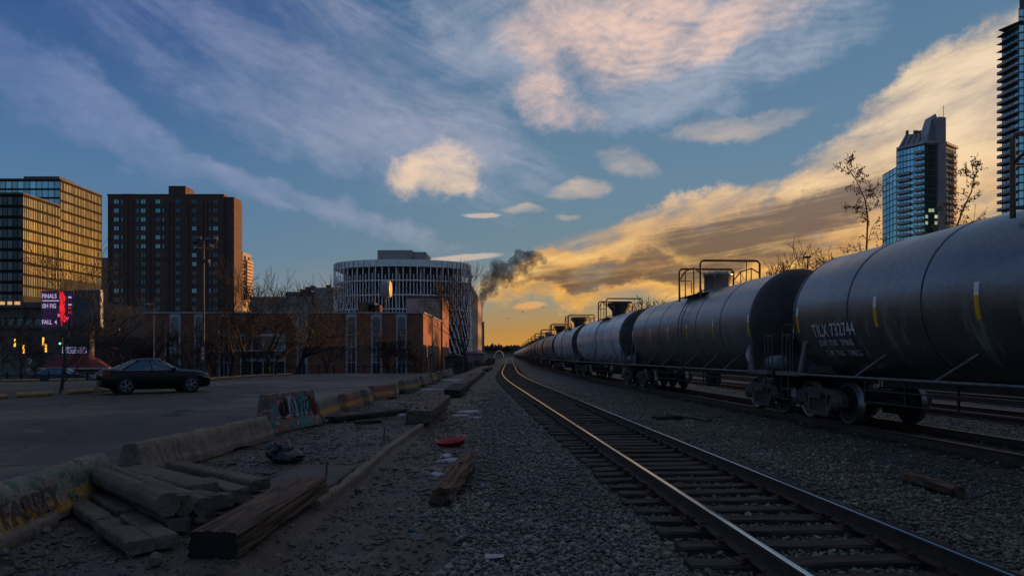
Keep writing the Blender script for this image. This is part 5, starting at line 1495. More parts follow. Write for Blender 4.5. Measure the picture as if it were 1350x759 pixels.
def timber_mat(name, a, b_, along=1.0):
    a, b_ = ((q[0]*1.2, q[1]*1.1, q[2]) for q in (a, b_))
    m, nt, b = new_mat(name); v = coords()
    g = fbm(vscale(v, 16, 1.1, 16), 1.0, 6, .65, .4); n = fbm(v, 2.2, 5, .6); cr = fbm(vscale(v, 42, 2.0, 42), 1.0, 4, .6)
    c = mixc(g.smooth(.36, .64), a, b_); c = mixc(cr.smooth(.52, .40)*.0+cr.smooth(.42, .34)*.8, c, (.012, .009, .007))
    c = mixc(n.smooth(.52, .66)*.55, c, tuple(x*.45 for x in a))
    nt.links.new(c, b.inputs['Base Color']); b.inputs['Roughness'].default_value = .85; b.inputs['Specular IOR Level'].default_value = .3
    bump(b, g*.7+cr*.9, 1.0, .035); return m
T_BROWN = timber_mat('old_brown_beam', (.042, .028, .020), (.165, .115, .086))
T_GREY = timber_mat('grey_weathered_beam', (.060, .048, .040), (.16, .13, .11))
T_DARK = timber_mat('black_creosote_beam', (.016, .014, .013), (.050, .042, .036))
T_LOG = timber_mat('splintered_log', (.062, .040, .028), (.19, .13, .095))
END_BURN = pm('charred_end', (.012, .011, .010), .9, 0, .3, 6, .3, 30)

# ---- low barriers along the lot edge
b1 = rough_bar('concrete_barrier', (-4.40, 4.2, .0), (-4.95, 8.15, .02), lowp(.46), K_TAGGED, None, .05, .010, 4, 1, 1, .03)
tag(b1, 'low concrete barrier with brown graffiti letters, nearest at left', 'barrier', 'concrete barriers along the lot edge')
foot = rough_bar('barrier_foot', (.10, 0, -.06), (.10, 2.45, -.06), rectp(.42, .16, .03), K_PLAIN, b1, .05, .012, 5, 1, 2)
def face_text(parent, body, size, y0, z0, col, wid=.8, x0=.24, z1=.16, x1=.12, z2=.41, name='graffiti'):
    cu = bpy.data.curves.new('t', 'FONT'); cu.body = body; cu.size = size; cu.offset = size*.006; cu.shear = .18; cu.space_character = .9
    o = bpy.data.objects.new('t', cu); C.objects.link(o); me = bpy.data.meshes.new_from_object(o.evaluated_get(bpy.context.evaluated_depsgraph_get())); bpy.data.objects.remove(o)
    bm = bmesh.new(); bm.from_mesh(me); bmesh.ops.triangulate(bm, faces=bm.faces); bmesh.ops.subdivide_edges(bm, edges=bm.edges, cuts=2)
    for v in bm.verts:
        z = z0+v.co.y+.015*noise.noise(v.co*9); f = (z-z1)/(z2-z1); x = (x0-.04)+(x1-x0+.04)*f+.016 if z > z1 else x0+.014
        v.co = Vector((x, y0+v.co.x*wid+.02*noise.noise(v.co*7+Vector((3, 0, 0))), z))
    bm.to_mesh(me); bm.free(); me.materials.clear(); me.materials.append(col); return link(name, me, parent)
SPRAY_BROWN = pm('brown_spray_paint', (.060, .030, .024), .7, 0, .5, 7, 0, 10)
SPRAY_GREEN = pm('green_spray_paint', (.030, .095, .055), .7, 0, .5, 7, 0, 10)
SPRAY_TEAL = pm('teal_spray_paint', (.02, .20, .19), .6, 0, .3, 7, 0, 10)
SPRAY_WHITE = pm('white_spray_paint', (.55, .56, .60), .6, 0, .3, 7, 0, 10)
SPRAY_BLACK = pm('black_spray_paint', (.012, .012, .014), .6, 0, .3, 7, 0, 10)
SPRAY_RED = pm('red_spray_paint', (.32, .035, .03), .6, 0, .3, 7, 0, 10)
face_text(b1, 'FARBEY', .30, 1.72, .13, SPRAY_BROWN, 1.05)
face_text(b1, 'NXXR', .15, 3.05, .27, SPRAY_GREEN, 1.1)
face_text(b1, 'MS', .13, 2.88, .13, SPRAY_GREEN, 1.0)
b2 = rough_bar('concrete_barrier', (-5.20, 9.3, 0), (-4.93, 13.5, 0), lowp(.44), K_PLAIN, None, .035, .014, 7, 1, 5, .08, chip=.11)
tag(b2, 'broken rough concrete barrier with crumbled top behind the rubble pile', 'barrier', 'concrete barriers along the lot edge')
b3 = rough_bar('concrete_barrier', (-5.26, 14.45, 0), (-4.90, 16.6, 0), jersey(), K_GRAF, None, .06, .008, 4, 1, 7, .02)
tag(b3, 'tall concrete barrier covered in red, teal and white graffiti', 'barrier', 'concrete barriers along the lot edge')
def scribble(parent, pts, w, mat, name='graffiti'):
    mb = MB(); o = []
    for y, z in pts:
        f = (z-.33)/.48; x = (.16-.075*f if z > .33 else .16+.14*(.33-z)/.25)+.012; o.append(Vector((x, y, z)))
    for a, b_ in zip(o[:-1], o[1:]): mb.bar(a, b_, w, .006)
    return mb.build(name, mat, parent)
random.seed(17)
for k, (mat, y, w) in enumerate(((SPRAY_TEAL, 1.35, .05), (SPRAY_TEAL, 1.0, .04), (SPRAY_WHITE, .8, .03), (SPRAY_BLACK, .45, .04), (SPRAY_RED, 1.75, .05), (SPRAY_WHITE, 1.3, .025), (SPRAY_BLACK, 1.65, .03))):
    p = []; yy = y
    for i in range(9): p.append((yy+random.uniform(-.08, .08), .48+.22*math.sin(i*1.9+k)+random.uniform(-.05, .05))); yy += .05
    scribble(b3, p, w, mat)
scribble(b3, [(.25+.1*i, .30+.02*math.sin(i*1.3)) for i in range(17)], .04, SPRAY_WHITE)
face = MB()
rows = [(17.1, 20.0, -4.98, -5.10, K_STRIPE, 'low barrier with ochre band just past the tall graffiti one'),
        (20.25, 22.3, -5.00, -5.05, K_RED, 'slightly turned reddish low barrier, second past the graffiti one'),
        (22.6, 24.6, -5.05, -5.00, K_STRIPE, 'low barrier with clear ochre band, third past the graffiti one'),
        (25.6, 27.6, -5.15, -5.02, K_RED, 'low barrier tagged red, nearer half of the pair in mid row'),
        (27.7, 30.3, -5.05, -5.0, K_STRIPE, 'low barrier with ochre band, farther half of the pair in mid row'),
        (31.6, 34.0, -5.0, -4.95, K_STRIPE, 'low barrier alone between gaps, sixth past the graffiti one'),
        (34.8, 37.6, -5.02, -5.1, K_STRIPE, 'low barrier, seventh past the graffiti one'),
        (38.2, 41.0, -5.1, -5.0, K_PLAIN, 'plain low barrier without band, eighth past the graffiti one'),
        (42.2, 45.0, -5.0, -5.1, K_STRIPE, 'low barrier, ninth past the graffiti one'),
        (46.5, 50.0, -5.1, -5.2, K_STRIPE, 'low barrier, tenth past the graffiti one'),
        (54.0, 57.0, -5.3, -5.2, K_PLAIN, 'far low barrier, second last of the row'),
        (58.5, 61.5, -5.4, -5.3, K_PLAIN, 'far low barrier, last of the row by the lot corner')]
for i, (a, b_, xa, xb, m, lab) in enumerate(rows):
    sk = .16*math.sin(i*2.7); b_ = a+(b_-a)*.80
    o = rough_bar('concrete_barrier', (xa-sk, a, 0), (xb+sk, b_, 0), lowp(.50), m, None, .10, .012, 4, 1, 20+i, .03); tag(o, lab, 'barrier', 'concrete barriers along the lot edge')

# ---- heap of broken kerb stops
def stop(label, a, b_, prof, seed, mat=K_STOP, chip=.025, amp=.0035):
    o = rough_bar('kerb_stop', a, b_, prof, mat, None, .026, amp, 6, 1, seed, .03, .03, chip=chip)
    tag(o, label, 'kerb stop', 'broken concrete pieces in the heap'); return o
def seg(px0, py0, px1, py1, z): return at(px0, py0, z), at(px1, py1, z)
A = seg(119, 634, 221, 680, .17); stop('rounded concrete kerb stop lying on top of the heap, nearest', *A, octp(.22, .21), 1)
A = seg(132, 627, 243, 680, .13); stop('second rounded kerb stop, just behind the top one', *A, octp(.19, .20), 2)
A = seg(180, 644, 268, 680, .07); stop('short rounded kerb stop with its end by the brown beam', *A, octp(.18, .19), 3)
A = seg(162, 637, 286, 671, .05); stop('long flat worn kerb stop at the back of the heap middle', *A, octp(.20, .15), 4)
A = seg(176, 626, 268, 651, .13); stop('broad flat concrete slab at the back of the heap', *A, rectp(.36, .12), 5, chip=.05)
A = seg(232, 620, 344, 646, .05); stop('long flat slab leading toward the beam end', *A, rectp(.24, .13), 6)
A = seg(268, 645, 318, 660, .03); stop('short slab end peeping out beside the beam top', *A, rectp(.24, .14), 12, chip=.04)
A = seg(205, 640, 300, 668, .0); stop('thin strip of concrete between the flat slabs', *A, rectp(.16, .14), 13, chip=.05)
A = seg(96, 668, 140, 697, 0); stop('thin concrete slab at the lower left of the heap', *A, rectp(.20, .11), 7, chip=.05)
A = seg(142, 700, 186, 729, 0); stop('broken slab end, nearest to the camera', *A, rectp(.22, .12), 8, chip=.07)
A = seg(126, 659, 168, 686, 0); stop('thin slab with a blue paint mark between the lower slabs', *A, rectp(.20, .12), 9, chip=.05)
A = seg(172, 690, 220, 722, 0); stop('second broken slab end, right beside the nearest one', *A, rectp(.21, .11), 10, chip=.07)
A = seg(168, 668, 236, 700, 0); stop('slab under the top kerb stop, mostly covered', *A, rectp(.2, .13), 11)
BLUEP = pm('blue_marking_paint', (.10, .28, .46), .7, 0, .4, 9, 0, 10)
def chunk(name, label, cat, c, r, mat, seed, group, flat=.6):
    random.seed(seed); bm = bmesh.new(); bmesh.ops.create_icosphere(bm, subdivisions=2, radius=1)
    for v in bm.verts:
        k = 1+.28*noise.noise(v.co*1.6+Vector((seed*3, 0, 0)))+.1*noise.noise(v.co*5+Vector((seed, 0, 0))); v.co = Vector((v.co.x*r*k, v.co.y*r*.8*k, (v.co.z+.5)*r*flat*k))
    me = bpy.data.meshes.new(name); bm.to_mesh(me); bm.free(); me.materials.append(mat); o = link(name, me, None, c, (0, 0, seed)); shade_auto(o, 30)
    return tag(o, label, cat, group)
for i, (px, py, r, lab) in enumerate(((228, 697, .10, 'concrete lump under the end of the top kerb stop'), (205, 742, .07, 'small stone in front of the broken slab ends'), (262, 690, .07, 'lump of concrete beside the beam end'), (206, 600, .16, 'large dark lump at the crumbled end of the broken barrier'), (185, 606, .14, 'dark rubble lump left of the crumbled barrier end'), (170, 612, .10, 'smaller rubble lump behind the kerb stops'))):
    chunk('concrete_chunk', lab, 'rubble', at(px, py, 0), r, K_STOP, i+1, 'lumps of broken concrete', .8)
mb = MB(); a = at(195, 697, .145)
for k in range(5): mb.add([(a.x+.10*math.cos(q)+.02*k, a.y+.05*math.sin(q)+.02*k, .146+.0005*k) for q in (0, 1, 2.2, 3.3, 4.4, 5.5)], [(0, 1, 2, 3, 4, 5)])
# ---- beams and wood
bm1 = rough_bar('timber_beam', (-2.46, 5.62, -.03), (-2.42, 8.2, -.02), rectp(.42, .23, .025), [T_BROWN, END_BURN], None, .014, .010, 8, .14, 31, .05, .04, endmat=True, chip=.05, groove=.035)
tag(bm1, 'thick brown squared beam with a charred end beside the heap', 'timber beam', 'old beams on the dirt strip')
o = rough_bar('timber_beam', (-2.28, 16.6, .0), (-2.35, 22.8, .02), rectp(.62, .30, .03), [T_GREY], None, .025, .010, 7, .16, 32, .04, .10, groove=.035)
tag(o, 'wide grey beam end pointing at the camera past the concrete kerb', 'timber beam', 'old beams on the dirt strip')
e = MB()
for x in (-.12, .10): e.lathe([(.001, .325), (.05, .325), (.06, .29)], 8, 0, 'Z', Matrix.Translation((x, .8, 0)))
e.build('bolts', RUST, o)
a, b_ = at(436, 556, .0), at(536, 544, .0); o = rough_bar('timber_beam', a, b_, rectp(.34, .13), [T_DARK], None, .06, .012, 7, .16, 33, .03, .12); tag(o, 'dark plank lying across behind the graffiti barrier', 'timber beam', 'old beams on the dirt strip')
a, b_ = at(468, 558, .0), at(502, 556, .0); o = rough_bar('timber_beam', a, b_, rectp(.20, .06), [T_DARK], None, .05, .01, 7, .16, 34, .03, .10); tag(o, 'short black strip of wood in front of the dark plank', 'timber beam', 'old beams on the dirt strip')
a, b_ = at(428, 557, .0), at(439, 549, .10); o = rough_bar('timber_plank', a, b_, rectp(.10, .03, .008), [T_GREY], None, .05, .005, 7, .16, 35, .02, .10); tag(o, 'thin pale lath leaning at the graffiti barrier foot', 'plank')
for i, (pa, pb, w, h, lab, m) in enumerate((((598, 523), (613, 512), .55, .30, 'dark beam past the wide grey one, nearest of the far beams', T_DARK), ((606, 514), (622, 504), .5, .32, 'brown far beam, second in the far line', T_BROWN), ((618, 505), (629, 498), .5, .3, 'grey far beam, third in the far line', T_GREY), ((624, 499), (636, 493), .6, .34, 'pale far beam, last in the far line', T_GREY), ((590, 519), (600, 509), .3, .2, 'thin dark beam left of the far line', T_DARK), ((640, 490), (646, 486), .6, .3, 'black beam end beside the far track', T_DARK))):
    o = rough_bar('timber_beam', at(*pa, -.12), at(*pb, -.12), rectp(w, h), [m], None, .1, .02, 5, .2, 40+i, .05, .3); tag(o, lab, 'timber beam', 'old beams on the dirt strip')
# splintered log
prof = [(-.10, 0), (.09, 0), (.17, .07), (.15, .19), (.05, .24), (-.08, .21), (-.16, .12)]
o = rough_bar('driftwood_log', at(576, 666, -.13), at(617, 614, -.11), prof, [T_LOG], None, .014, .045, 6, .12, 51, .14, .04, chip=.16, groove=.05); tag(o, 'splintered pale brown log on the dirt beside the ballast', 'log')
for k in range(5):
    q = MB(); q.tube([(.05*math.sin(k*2), 1.9+.2*k, .10+.03*k), (.07*math.sin(k*2)+.03, 2.3+.12*k, .15+.02*k)], .022, 5, r2=.004); q.build('splinter', T_LOG, o)
o = rough_bar('timber_beam', at(1196, 634, -.20), at(1264, 655, -.20), rectp(.19, .14, .03), [T_BROWN], None, .035, .018, 9, .2, 52, .04, .07, chip=.06); tag(o, 'short weathered beam lying on the ballast at right', 'timber beam')
o = rough_bar('timber_beam', at(862, 553, -.20), at(898, 552, -.20), rectp(.22, .10, .02), [T_DARK], None, .05, .012, 9, .2, 53, .04, .1); tag(o, 'dark flat piece of wood on the ballast between the tracks', 'timber beam')
o = rough_bar('timber_beam', at(880, 546, -.20), at(935, 555, -.20), rectp(.16, .06, .02), [T_GREY], None, .05, .012, 9, .2, 54, .04, .1); tag(o, 'thin grey lath on the ballast right of the flat dark wood', 'timber beam')

# ---- concrete kerb between apron and ballast
kb = thing('concrete_kerb', 'low concrete kerb edging the dirt apron toward the ballast', 'kerb', (-2.2, 6, 0))
y = 7.7; i = 0
for L in (2.0, 2.3, 2.1, 2.3, 0): 
    if L == 0: break
    o = rough_bar('kerb_stone', (-.02+.03*math.sin(i*2.1), y-6, -.22), (-.01+.03*math.sin(i*2.1+2), y-6+L-.03, -.22), rectp(.13, .235, .015), K_PLAIN, kb, .05, .008, 6, 1, 60+i, .02, .09, chip=.05); y += L; i += 1
K_SLAB = concrete_mat('dusty_concrete_slab', (.125, .125, .125))
o = rough_bar('concrete_slab', (-2.75, 7.9, -.11), (-2.75, 10.2, -.11), rectp(.90, .12, .01), K_SLAB, None, .12, .006, 4, 1, 71, .03, .15); tag(o, 'dusty flat concrete slab inside the kerb behind the brown beam', 'slab')
for px, py, h, lab in ((430, 629, .20, 'rusty rod stub standing beside the brown beam'), (506, 581, .24, 'rusty rod stub standing inside the kerb')):
    c = at(px, py, -.02); mb = MB(); mb.tube([(c.x, c.y, -.1), (c.x+.01, c.y, h)], .012, 6); tag(mb.build('rebar_stub', RUST), lab, 'rod')

# ---- litter
RED = pm('red_plastic', (.42, .022, .020), .45, 0, .3, 5, .1, 20)
c = at(595, 588, -.15); mb = MB()
rg = lambda sx, sy, z, n=20: [(sx*math.copysign(abs(math.cos(2*math.pi*k/n))**.7, math.cos(2*math.pi*k/n)), sy*math.copysign(abs(math.sin(2*math.pi*k/n))**.7, math.sin(2*math.pi*k/n)), z+(.03*math.cos(4*math.pi*k/n) if z > .1 else 0)) for k in range(n)]
mb.loft([rg(.20, .11, 0), rg(.25, .14, .02), rg(.29, .18, .14), rg(.32, .20, .145), rg(.315, .195, .13), rg(.27, .16, .12), rg(.22, .12, .03)], 0, True)
o = mb.build('plastic_tray', RED, None, c, (.10, -.12, .25)); tag(o, 'red plastic tray lying on the dirt beside the ballast', 'tray')
BAG = pm('black_bag_plastic', (.012, .012, .015), .35, 0, .4, 6, .5, 25)
bg = thing('bin_bag', 'black crumpled bag lying on the dirt by the broken barrier', 'bag', at(372, 608, 0))
for nm, dx, dy, dz, r, sx, sz in (('bag_body', -.10, .16, 0, .22, .9, 1.5), ('bag_fold', .10, 0, 0, .20, 1.35, .85)):
    bm = bmesh.new(); bmesh.ops.create_icosphere(bm, subdivisions=4, radius=1)
    for v in bm.verts:
        k = 1+.22*noise.noise(v.co*1.7+Vector((dx*30, 0, 0)))+.10*noise.noise(v.co*4.5)+.05*noise.noise(v.co*11); v.co = Vector((v.co.x*r*sx*k, v.co.y*r*k, max(-.01, (v.co.z+.85)*r*.5*sz*k)))
    me = bpy.data.meshes.new(nm); bm.to_mesh(me); bm.free(); me.materials.append(BAG); o = link(nm, me, bg, (dx, dy, dz)); shade_auto(o, 60)
mb = MB(); mb.box(-.10, .0, .30, .05, .03, .025); mb.build('tag', RED, bg)
SNOWM = pm('dirty_old_snow', (.36, .37, .43), .8, 0, .3, 6, .4, 30)
PAPER = pm('crumpled_paper', (.40, .40, .46), .8, 0, .2, 9, .2, 30)
BLUE = pm('blue_plastic_scrap', (.06, .16, .42), .5, 0, .3, 9, .2, 30)
def patch(name, label, cat, px, py, w, d, mat, seed, group, h=.02):
    c = at(px, py, -.13); c.z = ground_h(c.x, c.y)
    n = 26; random.seed(seed); mb = MB(); rings = []
    for f, zz in ((1.05, -.03), (.92, h*.5), (.6, h), (.3, h*1.1)):
        rings.append([(f*w/2*math.cos(2*math.pi*k/n)*(1+.5*nz(math.cos(k*.24)*2, math.sin(k*.24)*2, seed)), f*d/2*math.sin(2*math.pi*k/n)*(1+.5*nz(math.cos(k*.24)*2, math.sin(k*.24)*2, seed+9)), zz+.4*h*nz(k*.7, f*5, seed)) for k in range(n)])
    mb.loft(rings, 0, True, caps=False); mb.add(rings[-1], [tuple(range(n))])
    o = mb.build(name, mat, None, c, (0, 0, seed*.7)); tag(o, label, cat, group); return o
for i, (px, py, w, d, lab) in enumerate(((594, 606, .55, .28, 'small patch of old snow above the log'), (588, 600, .45, .2, 'thin snow streak behind the snow patch by the log'), (578, 622, .3, .2, 'tiny snow patch left of the log'), (621, 541, .9, .9, 'larger patch of old snow beside the far beams'), (606, 547, .6, .5, 'snow patch left of the larger one'), (626, 549, .5, .4, 'snow patch right of the larger one'), (531, 552, .6, .4, 'snow patch beside the wide grey beam'), (558, 513, .8, 1.2, 'snow patch inside the barrier row'), (572, 512, 1.3, 1.0, 'wide snow patch in the dry weeds'), (600, 500, 2.2, 2.2, 'long icy patch near the far barriers'), (612, 503, 1.6, 1.5, 'icy patch before the far beams'), (584, 525, .7, .5, 'snow patch near the thin dark beam'))):
    patch('snow_patch', lab, 'snow', px, py, w, d, SNOWM, i+1, 'patches of old snow')
for i, (px, py, w, d, lab, m) in enumerate(((638, 635, .24, .14, 'blue plastic scrap right of the log', BLUE), (546, 703, .14, .06, 'blue scrap on the dirt near the bottom', BLUE), (551, 690, .10, .10, 'grey blue scrap above the bottom one', PAPER), (528, 686, .09, .04, 'pale scrap left of the grey blue one', PAPER), (493, 714, .05, .04, 'small white scrap low on the dirt', PAPER), (460, 670, .04, .03, 'small white crumb beside the kerb', PAPER), (475, 640, .10, .05, 'pale scrap right of the kerb', PAPER), (323, 593, .07, .06, 'pale blue cup scrap by the broken barrier', PAPER), (1172, 600, .10, .06, 'blue scrap on the ballast by the train', BLUE), (1160, 627, .13, .06, 'blue scrap left of the short beam on the ballast', BLUE), (577, 578, .16, .12, 'green scrap left of the red tray', SPRAY_GREEN), (594, 539, .3, .2, 'light blue scrap beside the snow', BLUE))):
    patch('litter_scrap', lab, 'litter', px, py, w, d, m, 30+i, 'scraps of litter', .010)
c = at(651, 734, -.12); c.z = ground_h(c.x, c.y)+.035; mb = MB(); mb.add([(-.09, -.05, 0), (.08, -.06, .012), (.10, .05, 0), (-.07, .06, .015)], [(0, 1, 2, 3)]); mb.add([(-.09, -.05, -.003), (.08, -.06, .009), (.10, .05, -.003), (-.07, .06, .012)], [(3, 2, 1, 0)])
tag(mb.build('paper_sheet', PAPER, None, c, (0, 0, .2)), 'small pale sheet of paper on the ballast at bottom', 'paper')

# ---- yellow kerb stones round the lot
pts = [(-20.6, 20.5), (-18.4, 30.3), (-18.9, 38), (-19.9, 46), (-19.5, 52), (-17.9, 56), (-15.6, 59.5), (-11.5, 61.2), (-7.5, 61.6)]
acc = []
for (x0, y0), (x1, y1) in zip(pts[:-1], pts[1:]):
    L = math.hypot(x1-x0, y1-y0); n = max(1, round(L/2.15))
    for k in range(n):
        f0, f1 = (k+.06+.05*math.sin(k*5.1))/n, (k+.84+.06*math.sin(k*3.3))/n; acc.append(((x0+(x1-x0)*f0, y0+(y1-y0)*f0), (x0+(x1-x0)*f1, y0+(y1-y0)*f1)))
for i, (a, b_) in enumerate(acc):
    if i > 17: continue
    jx = .10*math.sin(i*3.7); o = rough_bar('kerb_stone', (a[0]+jx, a[1], -.01), (b_[0]-jx*.4, b_[1], -.01), rectp(.30, .20, .06), K_YEL, None, .07, .010, 3, 1, 80+i, .03, .16, chip=.07)
    if i < 6: lab = '%s yellow kerb stone of the left lot edge, counted from the camera' % ORD[i]
    elif i < 18: lab = 'yellow kerb stone in the far line right of the black car, %s of the line' % ORD[i-6]
    else: lab = 'dull yellow kerb stone along the back of the lot, %s from the left' % ORD[(i-18)//2]
    tag(o, lab, 'kerb stone', 'yellow kerb stones round the lot')
for i in range(7):
    f0, f1 = i/7+.012, (i+1)/7-.02; q = lambda f: (-38.5+15.6*f, 38.9+7.7*f, -.01)
    o = rough_bar('kerb_stone', q(f0), q(f1), rectp(.3, .17, .05), K_YEL, None, .09, .012, 4, 1, 120+i, .04, .2, chip=.06); tag(o, 'ochre kerb stone before the lower street at left, %s of its line' % ORD[i], 'kerb stone', 'ochre kerb stones along the lower street')
# ---------------------------------------------------------------- parked cars
TYRE = pm('tyre_rubber', (.014, .014, .015), .8, 0, .3, 9, .2, 40)
ALLOY = pm('alloy_rim', (.30, .30, .31), .35, .8, .2, 9, .05, 40)
CARGLASS = glass_mat('car_window_glass', (.10, .17, .20), .04, .5, .1)
LAMPC = pm('clear_headlamp', (.38, .40, .42), .15, .3, .1, 9, 0, 40)
TAILC = pm('red_tail_lamp', (.42, .012, .012), .3, 0, .1, 9, 0, 40)
def car_paint(name, col):
    m, nt, b = new_mat(name); b.inputs['Base Color'].default_value = (*col, 1); b.inputs['Roughness'].default_value = .30; b.inputs['Specular IOR Level'].default_value = .25
    b.inputs['Coat Weight'].default_value = .12; b.inputs['Coat Roughness'].default_value = .06; return m
PAINT_BLACK = car_paint('black_car_paint', (.004, .0045, .006)); PAINT_BLUE = car_paint('dark_blue_car_paint', (.020, .035, .065)); PAINT_PALE = car_paint('silver_blue_car_paint', (.20, .24, .29))
def sedan(label, loc, rz, paint, scale=1.0):
    t = thing('parked_car', label, 'car', loc, rz, 'cars parked beyond the lot')
    t.scale = (.90*scale, .96*scale, 1.05*scale)
    st = [(-2.40, .60, .46, .70, .80), (-2.36, .74, .34, .82, .94), (-2.2, .84, .26, .90, 1.02), (-1.75, .895, .21, .94, 1.03), (-1.2, .905, .19, .94, 1.0), (-.3, .91, .18, .93, .98), (.6, .91, .18, .92, .97), (1.05, .90, .19, .90, .99), (1.6, .885, .20, .87, .96), (2.05, .85, .22, .80, .90), (2.30, .76, .25, .70, .81), (2.42, .58, .30, .58, .68)]
    rings = []
    for x, w, zb, zs, zt in st:
        half = [(0, zb), (w*.80, zb), (w*.97, zb+.10), (w, zb+.28), (w*.995, zs-.12), (w*.955, zs), (w*.80, zs+(zt-zs)*.65), (w*.42, zt-.005), (0, zt)]
        rings.append([(x, a, z) for a, z in half]+[(x, -a, z) for a, z in half[-2:0:-1]])
    mb = MB(); mb.loft(rings, 0, True); o = mb.build('body', paint, t); shade_auto(o, 50)
    # greenhouse: glass hull, roof skin and pillars
    def hull(b0, b1, z0, z1, r0, r1, wb, wr):
        return [[(b0, 0, z0), (b0+.10, wb*.86, z0), (b0+.5, wb, z0), (0, wb, z0), (b1-.55, wb, z0), (b1-.12, wb*.86, z0), (b1, 0, z0)],
                [(r0, 0, z1), (r0+.05, wr*.90, z1), (r0+.3, wr, z1), (-.3, wr, z1), (r1-.3, wr, z1), (r1-.05, wr*.90, z1), (r1, 0, z1)]]
    lo, hi = hull(-2.02, 1.16, .955, 1.365, -1.00, .22, .80, .60)
    full = lambda r: r+[(x, -y, z) for x, y, z in r[-2:0:-1]]
    mid = [tuple((a*.45+b*.55)+(.0 if i else 0) for i, (a, b) in enumerate(zip(p, q))) for p, q in zip(lo, hi)]
    mid = [(x, y*1.035, z+.02) for x, y, z in mid]
    mb = MB(); mb.loft([full(lo), full(mid), full(hi)], 0, True); o = mb.build('window_glass', CARGLASS, t); shade_auto(o, 50)
    rf = [(x*1.03, y*1.02, z+.004) for x, y, z in hi]; cr = [(x*.7, y*.7, 1.435) for x, y, z in hi]
    mb = MB(); mb.loft([full([(x, y*1.01, z-.035) for x, y, z in rf]), full(rf), full(cr), full([(x*.2-.2, y*.2, 1.445) for x, y, z in hi])], 0, True); o = mb.build('roof', paint, t); shade_auto(o, 60)
    for s in (-1, 1):
        for a, b_ in (((.67, .80), (.02, .605)), ((-.30, .808), (-.38, .615)), ((-1.60, .80), (-.80, .605))):
            mb = MB(); mb.bar((a[0], s*a[1], .94), (b_[0], s*b_[1], 1.37), .05, .05); mb.build('pillar', paint, t)
        mb = MB(); mb.box(.62, s*.94, 1.0, .16, .16, .11, ch=.03); mb.build('mirror', paint, t)
        for x in (.05, -1.0):
            mb = MB(); mb.box(x, s*.912, .80, .20, .03, .03); mb.build('door_handle', paint, t)
        mb = MB(); mb.tube([(-1.85, s*.80, .962), (.7, s*.812, .962)], .012, 5); mb.build('window_trim', ALLOY, t)
        mb = MB(); mb.prism([(1.95, .66), (2.34, .58), (2.28, .66), (1.8, .78)], 'Y', s*.62, s*.845); o = mb.build('headlight', LAMPC, t)
        mb = MB(); mb.prism([(-2.385, .76), (-2.08, .80), (-2.05, .88), (-2.37, .86)], 'Y', s*.50, s*.868); mb.build('tail_light', TAILC, t)
        for x in (-1.42, 1.42):
            w = MB(); w.lathe([(.20, -.11), (.31, -.11), (.335, -.08), (.335, .08), (.31, .11), (.22, .11)], 28, 0, 'Y'); tb_ = w.build('wheel', TYRE, t, (x, s*.83, .335))
            r = MB(); r.lathe([(.225, .10), (.235, .112), (.215, .112), (.205, .08), (.205, -.06), (.001, -.06)], 28, 0, 'Y')
            for k in range(5):
                a = 2*math.pi*k/5
                for da in (-.14, .14): r.bar((.03*math.cos(a), .105, .03*math.sin(a)), (.215*math.cos(a+da), .095, .215*math.sin(a+da)), .028, .03)
            r.lathe([(.001, .115), (.05, .112), (.06, .09)], 14, 0, 'Y'); q = r.build('rim', ALLOY, tb_)
            if s < 0: q.rotation_euler = (0, 0, math.pi)
            ar = MB(); ar.lathe([(.001, 0), (.385, 0), (.385, .02)], 28, 0, 'Y'); k = ar.build('wheel_arch', TYRE, t, (x, s*.885, .345))
    mb = MB(); mb.box(2.405, 0, .50, .03, .70, .16, ch=.03); mb.build('grille', TYRE, t)
    mb = MB(); mb.box(2.41, 0, .42, .02, .30, .12); mb.build('number_plate', WHITEP, t)
    return t
sedan('glossy black saloon car parked at the left edge of the lot', (-15.75, 30.1, 0.0), R(40), PAINT_BLACK)
sedan('dark blue car half hidden behind the tail of the black saloon', (-33.2, 50.5, -.75), R(12), PAINT_BLUE)
sedan('silver blue car at far left on the lower street', (-39.5, 48.5, -.75), R(8), PAINT_PALE)
